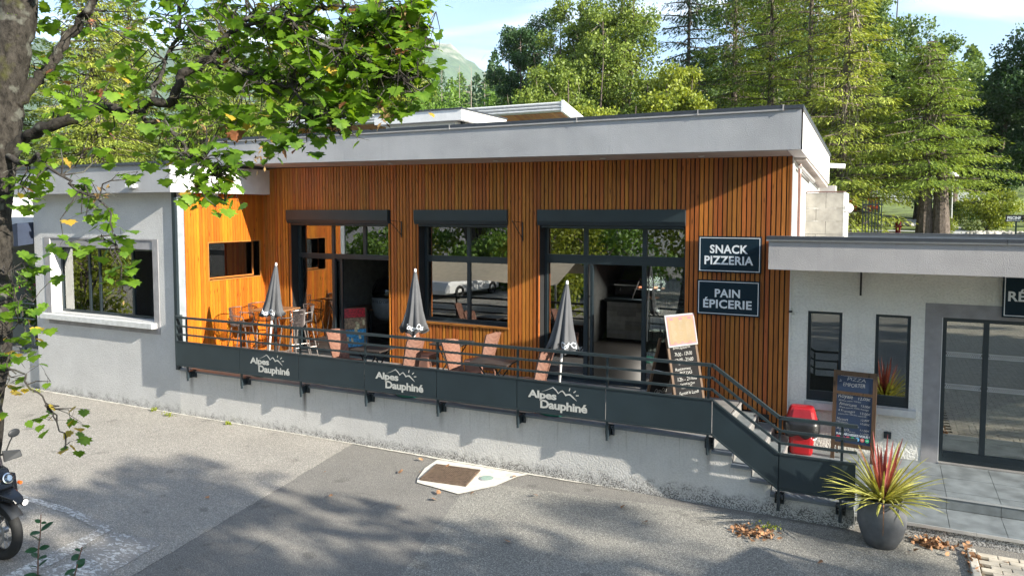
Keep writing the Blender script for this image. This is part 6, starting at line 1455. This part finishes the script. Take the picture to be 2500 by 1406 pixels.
# beak, tank, fairing
part('beak', MB().hexa([(.02, -.10, .74), (.34, -.045, .70), (.34, .045, .70), (.02, .10, .74), (-.05, -.15, .86), (.30, -.07, .765), (.30, .07, .765), (-.05, .15, .86)]), 'bikeblack', bevel=.015)
for s_ in (-1, 1):
    part('side_fairing', MB().hexa([(-.30, s_ * .10, .62), (.10, s_ * .13, .70), (.10, s_ * .16, .70), (-.30, s_ * .22, .62), (-.45, s_ * .10, .95), (.02, s_ * .10, .98), (.02, s_ * .19, .96), (-.45, s_ * .25, .93)]), 'bikeblack', bevel=.015)
    part('crash_bar', MB().tube([(.02, s_ * .14, .64), (-.05, s_ * .27, .55), (-.30, s_ * .28, .45), (-.42, s_ * .16, .40)], .014, 8), 'steel')
    fl = part('fog_lamp', MB().lathe([(.03, -.04), (.042, 0), (.042, .02)], 16, axis='x').xform(Matrix.Translation((.08, s_ * .23, .60))), 'black'); MB().lathe([(.001, .03), (.035, .024), (.038, .018)], 16, axis='x').xform(Matrix.Translation((.08, s_ * .23, .60))).build('lens', M['globe'], fl)
    MB().lathe([(.02, -.02), (.02, .02)], 10, axis='x').xform(Matrix.Translation((.05, s_ * .21, .84))).build('indicator', M['orange'], mc_)
hl = part('headlight_housing', MB().hexa([(-.08, -.17, .86), (.10, -.11, .83), (.10, .11, .83), (-.08, .17, .86), (-.16, -.17, 1.04), (-.01, -.13, 1.03), (-.01, .13, 1.03), (-.16, .17, 1.04)]), 'bikeblack', bevel=.02)
for yy, r_ in ((.065, .060), (-.075, .046)):
    q = Matrix.Translation((.055, yy, .935)) @ Matrix.Rotation(R(-20), 4, 'Y')
    MB().lathe([(r_, -.01), (r_ + .004, .012), (r_ - .008, .015)], 20, axis='x').xform(q).build('lamp_ring', M['chrome'], hl)
    MB().lathe([(r_ - .006, -.02), (r_ * .45, -.05), (.002, -.055)], 20, axis='x').xform(q).build('reflector', M['chrome'], hl, smooth=True)
    MB().lathe([(r_ - .004, .012), (r_ * .6, .026), (.002, .030)], 20, axis='x').xform(q).build('lamp_glass', M['lens'], hl, smooth=True)
# windscreen
vs, fs = [], []
for i in range(9):
    v = i / 8
    for j in range(9):
        u = -1 + j / 4; hw = .17 + .02 * math.sin(v * 3) - .06 * v * v; vs.append((-.06 - .20 * v - .10 * u * u * (1 - .3 * v), u * hw, 1.04 + .34 * v - .02 * u * u))
for i in range(8):
    for j in range(8): a = i * 9 + j; fs.append((a, a + 1, a + 10, a + 9))
part('windscreen', MB().add(vs, fs), 'smoke', smooth=True)
part('handlebar', MB().tube([(-.34, -.42, 1.10), (-.28, -.22, 1.12), (-.26, 0, 1.06), (-.28, .22, 1.12), (-.34, .42, 1.10)], .014, 8), 'black')
for s_ in (-1, 1):
    part('hand_guard', MB().hexa([(-.24, s_ * .24, 1.03), (-.20, s_ * .44, 1.05), (-.23, s_ * .45, 1.05), (-.27, s_ * .25, 1.03), (-.25, s_ * .23, 1.17), (-.22, s_ * .43, 1.13), (-.25, s_ * .44, 1.13), (-.28, s_ * .24, 1.17)]), 'bikegrey', bevel=.01)
    mi = part('mirror_stalk', MB().tube([(-.30, s_ * .30, 1.12), (-.28, s_ * .34, 1.24), (-.26, s_ * .36, 1.30)], .008, 8), 'black')
    MB().ell((-.26, s_ * .385, 1.345), (.018, .075, .050), 16, 10).build('mirror', M['bikegrey'], mi, smooth=True)
part('tank', MB().ell((-.50, 0, .95), (.30, .17, .16), 20, 12), 'bikeblack', smooth=True)
part('seat', MB().hexa([(-1.35, -.12, .82), (-.72, -.14, .80), (-.72, .14, .80), (-1.35, .12, .82), (-1.35, -.11, .93), (-.72, -.12, .89), (-.72, .12, .89), (-1.35, .11, .93)]), 'black', bevel=.03)
part('engine', MB().hexa([(-.75, -.20, .28), (-.30, -.20, .28), (-.30, .20, .28), (-.75, .20, .28), (-.78, -.14, .66), (-.28, -.14, .66), (-.28, .14, .66), (-.78, .14, .66)]).ell((-.40, -.28, .42), (.12, .12, .10)).ell((-.40, .28, .42), (.12, .12, .10)), 'bikegrey', bevel=.02)
rw = part('rear_wheel', MB().torus((-1.50, 0, .33), .26, .075, 40, 12, 'y', .9), 'tyre', smooth=True); MB().tube([(-1.5, -.08, .33), (-1.5, .08, .33)], .14, 16).build('rear_hub', M['black'], rw)
part('swing_arm', MB().tube([(-.72, -.12, .38), (-1.50, -.12, .33)], .035, 8), 'black'); part('exhaust', MB().tube([(-.9, .17, .40), (-1.55, .20, .62)], [.05, .065], 14), 'steel')
part('side_stand', MB().tube([(-.72, -.15, .30), (-.62, -.42, .0)], .014, 6), 'black')

# ================================================================ THE PARKING SIDE: trees that throw the dapples and stand in the panes
def shade_tree(name, label, x, y, ztop, rad, n, ls, base_h=.3, clumps=60, mat='f_ash', group=None, dens=.26):
    return broadleaf(name, label, x, y, ztop, rad, mat, base_h, n, ls, group, clumps, 1.2, dens=dens, leaders=5, trunk_r=.25)
random.seed(5); rng = np.random.default_rng(5)
gs = 'trees round the car park in front of the terrace'
for (x, y, zt_, r_, n) in ((12.5, -10.6, 10.5, 3.5, 2600), (17, -11.6, 12.5, 3.7, 2900), (22, -12.4, 14.5, 3.4, 2800), (11.5, -14.5, 10.5, 3.2, 2500), (19, -16.5, 13, 4.0, 3200), (28, -9.6, 15.5, 3.0, 1700), (8.5, -11.5, 7.5, 2.3, 1400), (14.5, -8.9, 8.5, 1.7, 900), (9.5, -8.3, 6.0, 1.3, 600)):
    shade_tree('car_park_tree', 'leafy tree on the far side of the car park, outside the picture', x, y, zt_, r_, int(n * 2.4), .30, .16, 95, 'f_ash', gs, dens=.16)
for i, x in enumerate((-44, -36, -29, -22.5, -16, -10, -4, 3, 9)):
    shade_tree('car_park_tree', 'leafy tree on the far side of the car park, outside the picture', x, -27 - (i % 3) * 2.5, 12 + (i * 37 % 5), 4.0, 6500, .36, .08, 80, ('f_ash', 'f_bush', 'f_yel')[i % 3], gs)
for i, x in enumerate((-40, -31, -24, -18, -12, -6)):
    broadleaf('hedge_bush', 'green bush along the car park edge, outside the picture', x, -20.5 - (i % 2), 3.2, 2.4, 'f_bush', .0, 5000, .22, gs, 40, 1.5, dens=.33, trunk_r=.05)
t = thing('market_tent', 'beige canvas awning standing in the car park, outside the picture', 'awning', (-13, -9.4, 0))
V = []; 
for i in range(13):
    for j in range(5): V.append((-3.5 + i * .58, -j * .45, 1.62 + j * .17 + .05 * math.sin(i * 1.05) * (1 - j / 4)))
MB().add(V, [(i * 5 + j, i * 5 + j + 1, i * 5 + j + 6, i * 5 + j + 5) for i in range(12) for j in range(4)]).build('canvas', M['tentcloth'], t, smooth=True)
MB().add([(-3.5, -1.81, 2.31), (3.46, -1.81, 2.31), (3.46, -3.2, 1.75), (-3.5, -3.2, 1.75)], [(0, 1, 2, 3)]).build('roof_canvas', M['tentcloth'], t)
for x in (-3.4, 3.4):
    MB().tube([(x, -.05, 0), (x, -.05, 1.66)], .03, 6).build('post', M['steel'], t); MB().tube([(x, -3.15, 0), (x, -3.15, 1.77)], .03, 6).build('post', M['steel'], t)
for (x, y, zt_, r_, l) in ((-11.6, -14.6, 4.6, 1.9, 'sunlit bush tree beside the awning in the car park, outside the picture'), (-27, -9.5, 6.5, 2.6, 'bright tree near the wing window, outside the picture'), (-31.5, -12.5, 7.5, 3.0, 'taller bright tree near the wing window, outside the picture'), (-20.5, -9.5, 3.4, 1.7, 'low bright bush behind the maple, outside the picture')):
    broadleaf('bush_tree', l, x, y, zt_, r_, 'f_yel', .02, 9000, .16, None, 60, 1.3, dens=.33, trunk_r=.08)
# unseen shelter added and shaped to throw the angular shadow at bottom right
t = thing('added_shadow_shelter', 'unseen canvas shelter added right of the terrace to cast a shadow', 'shelter', (4.9, -6.4, 0))
Q = [Vector((4.42, -4.29, 0)), Vector((3.4, -6.7, 0)), Vector((5.35, -8.4, 0)), Vector((6.37, -6.0, 0))]; cq = Vector((4.9, -6.4, 0))
MB().add([(q.x - 4.9, q.y + 6.4, 2.6) for q in Q] + [(q.x - 4.9, q.y + 6.4, 2.56) for q in Q] + [(0, 0, 2.85), (0, 0, 2.81)], [(1, 0, 8), (2, 1, 8), (3, 2, 8), (0, 3, 8), (4, 5, 9), (5, 6, 9), (6, 7, 9), (7, 4, 9)]).build('canvas', M['tentcloth'], t)
for q in Q: MB().tube([(q.x - 4.9, q.y + 6.4, 0), (q.x - 4.9, q.y + 6.4, 2.55)], .03, 6).build('post', M['steel'], t)
def car(label, x, y, rz, col):
    t = thing('parked_car', label, 'car', (x, y, 0), rz, 'white cars in the car park'); pm_ = simple('car_white', col, .25, .0, .02)
    sec = [(-2.05, .35, .62), (-1.9, .78, .80), (-1.2, .90, .84), (-.2, .94, .86), (1.2, .92, .85), (1.95, .78, .78), (2.1, .42, .65)]
    vs = []; n = 8
    for (xx, zt2, hw) in sec:
        for (yy, zz_) in ((-hw, .30), (-hw, zt2 * .75), (-hw * .88, zt2), (hw * .88, zt2), (hw, zt2 * .75), (hw, .30), (hw * .8, .22), (-hw * .8, .22)): vs.append((xx, yy, zz_))
    fs = [(i * n + k, (i + 1) * n + k, (i + 1) * n + (k + 1) % n, i * n + (k + 1) % n) for i in range(len(sec) - 1) for k in range(n)] + [tuple(range(n)), tuple(reversed(range((len(sec) - 1) * n, len(sec) * n)))]
    MB().add(vs, fs).build('body', pm_, t, smooth=False, bevel=.04)
    MB().hexa([(-1.25, -.74, .88), (1.75, -.74, .88), (1.75, .74, .88), (-1.25, .74, .88), (-.35, -.58, 1.42), (1.35, -.58, 1.42), (1.35, .58, 1.42), (-.35, .58, 1.42)]).build('windows', M['bikeblack'], t, bevel=.05)
    MB().box(-.3, 1.3, -.56, .56, 1.421, 1.45).build('roof', pm_, t)
    for sx_ in (-1.3, 1.3):
        for sy_ in (-.80, .80): MB().torus((sx_, sy_, .32), .23, .09, 20, 8, 'y').build('wheel', M['tyre'], t)
    for sy_ in (-.6, .6): MB().ell((-2.0, sy_, .62), (.06, .16, .08)).build('headlight', M['globe'], t)
car('white car in the car park behind the canvas awning, outside the picture', -20.6, -17.6, R(100), (.7, .7, .7))
car('second white car in the car park, outside the picture', -18.2, -18.2, R(97), (.75, .75, .75))

# ================================================================ AIR
hz = NT('haze'); pv = hz.n('ShaderNodeVolumePrincipled'); pv.inputs['Color'].default_value = (.80, .90, 1, 1); pv.inputs['Density'].default_value = .00016; pv.inputs['Anisotropy'].default_value = .2; hz.l(pv.outputs[0], hz.o.inputs['Volume'])
B('haze', -1800, 1800, -400, 1750, -1.2, 460, hz.m)['kind'] = 'stuff'
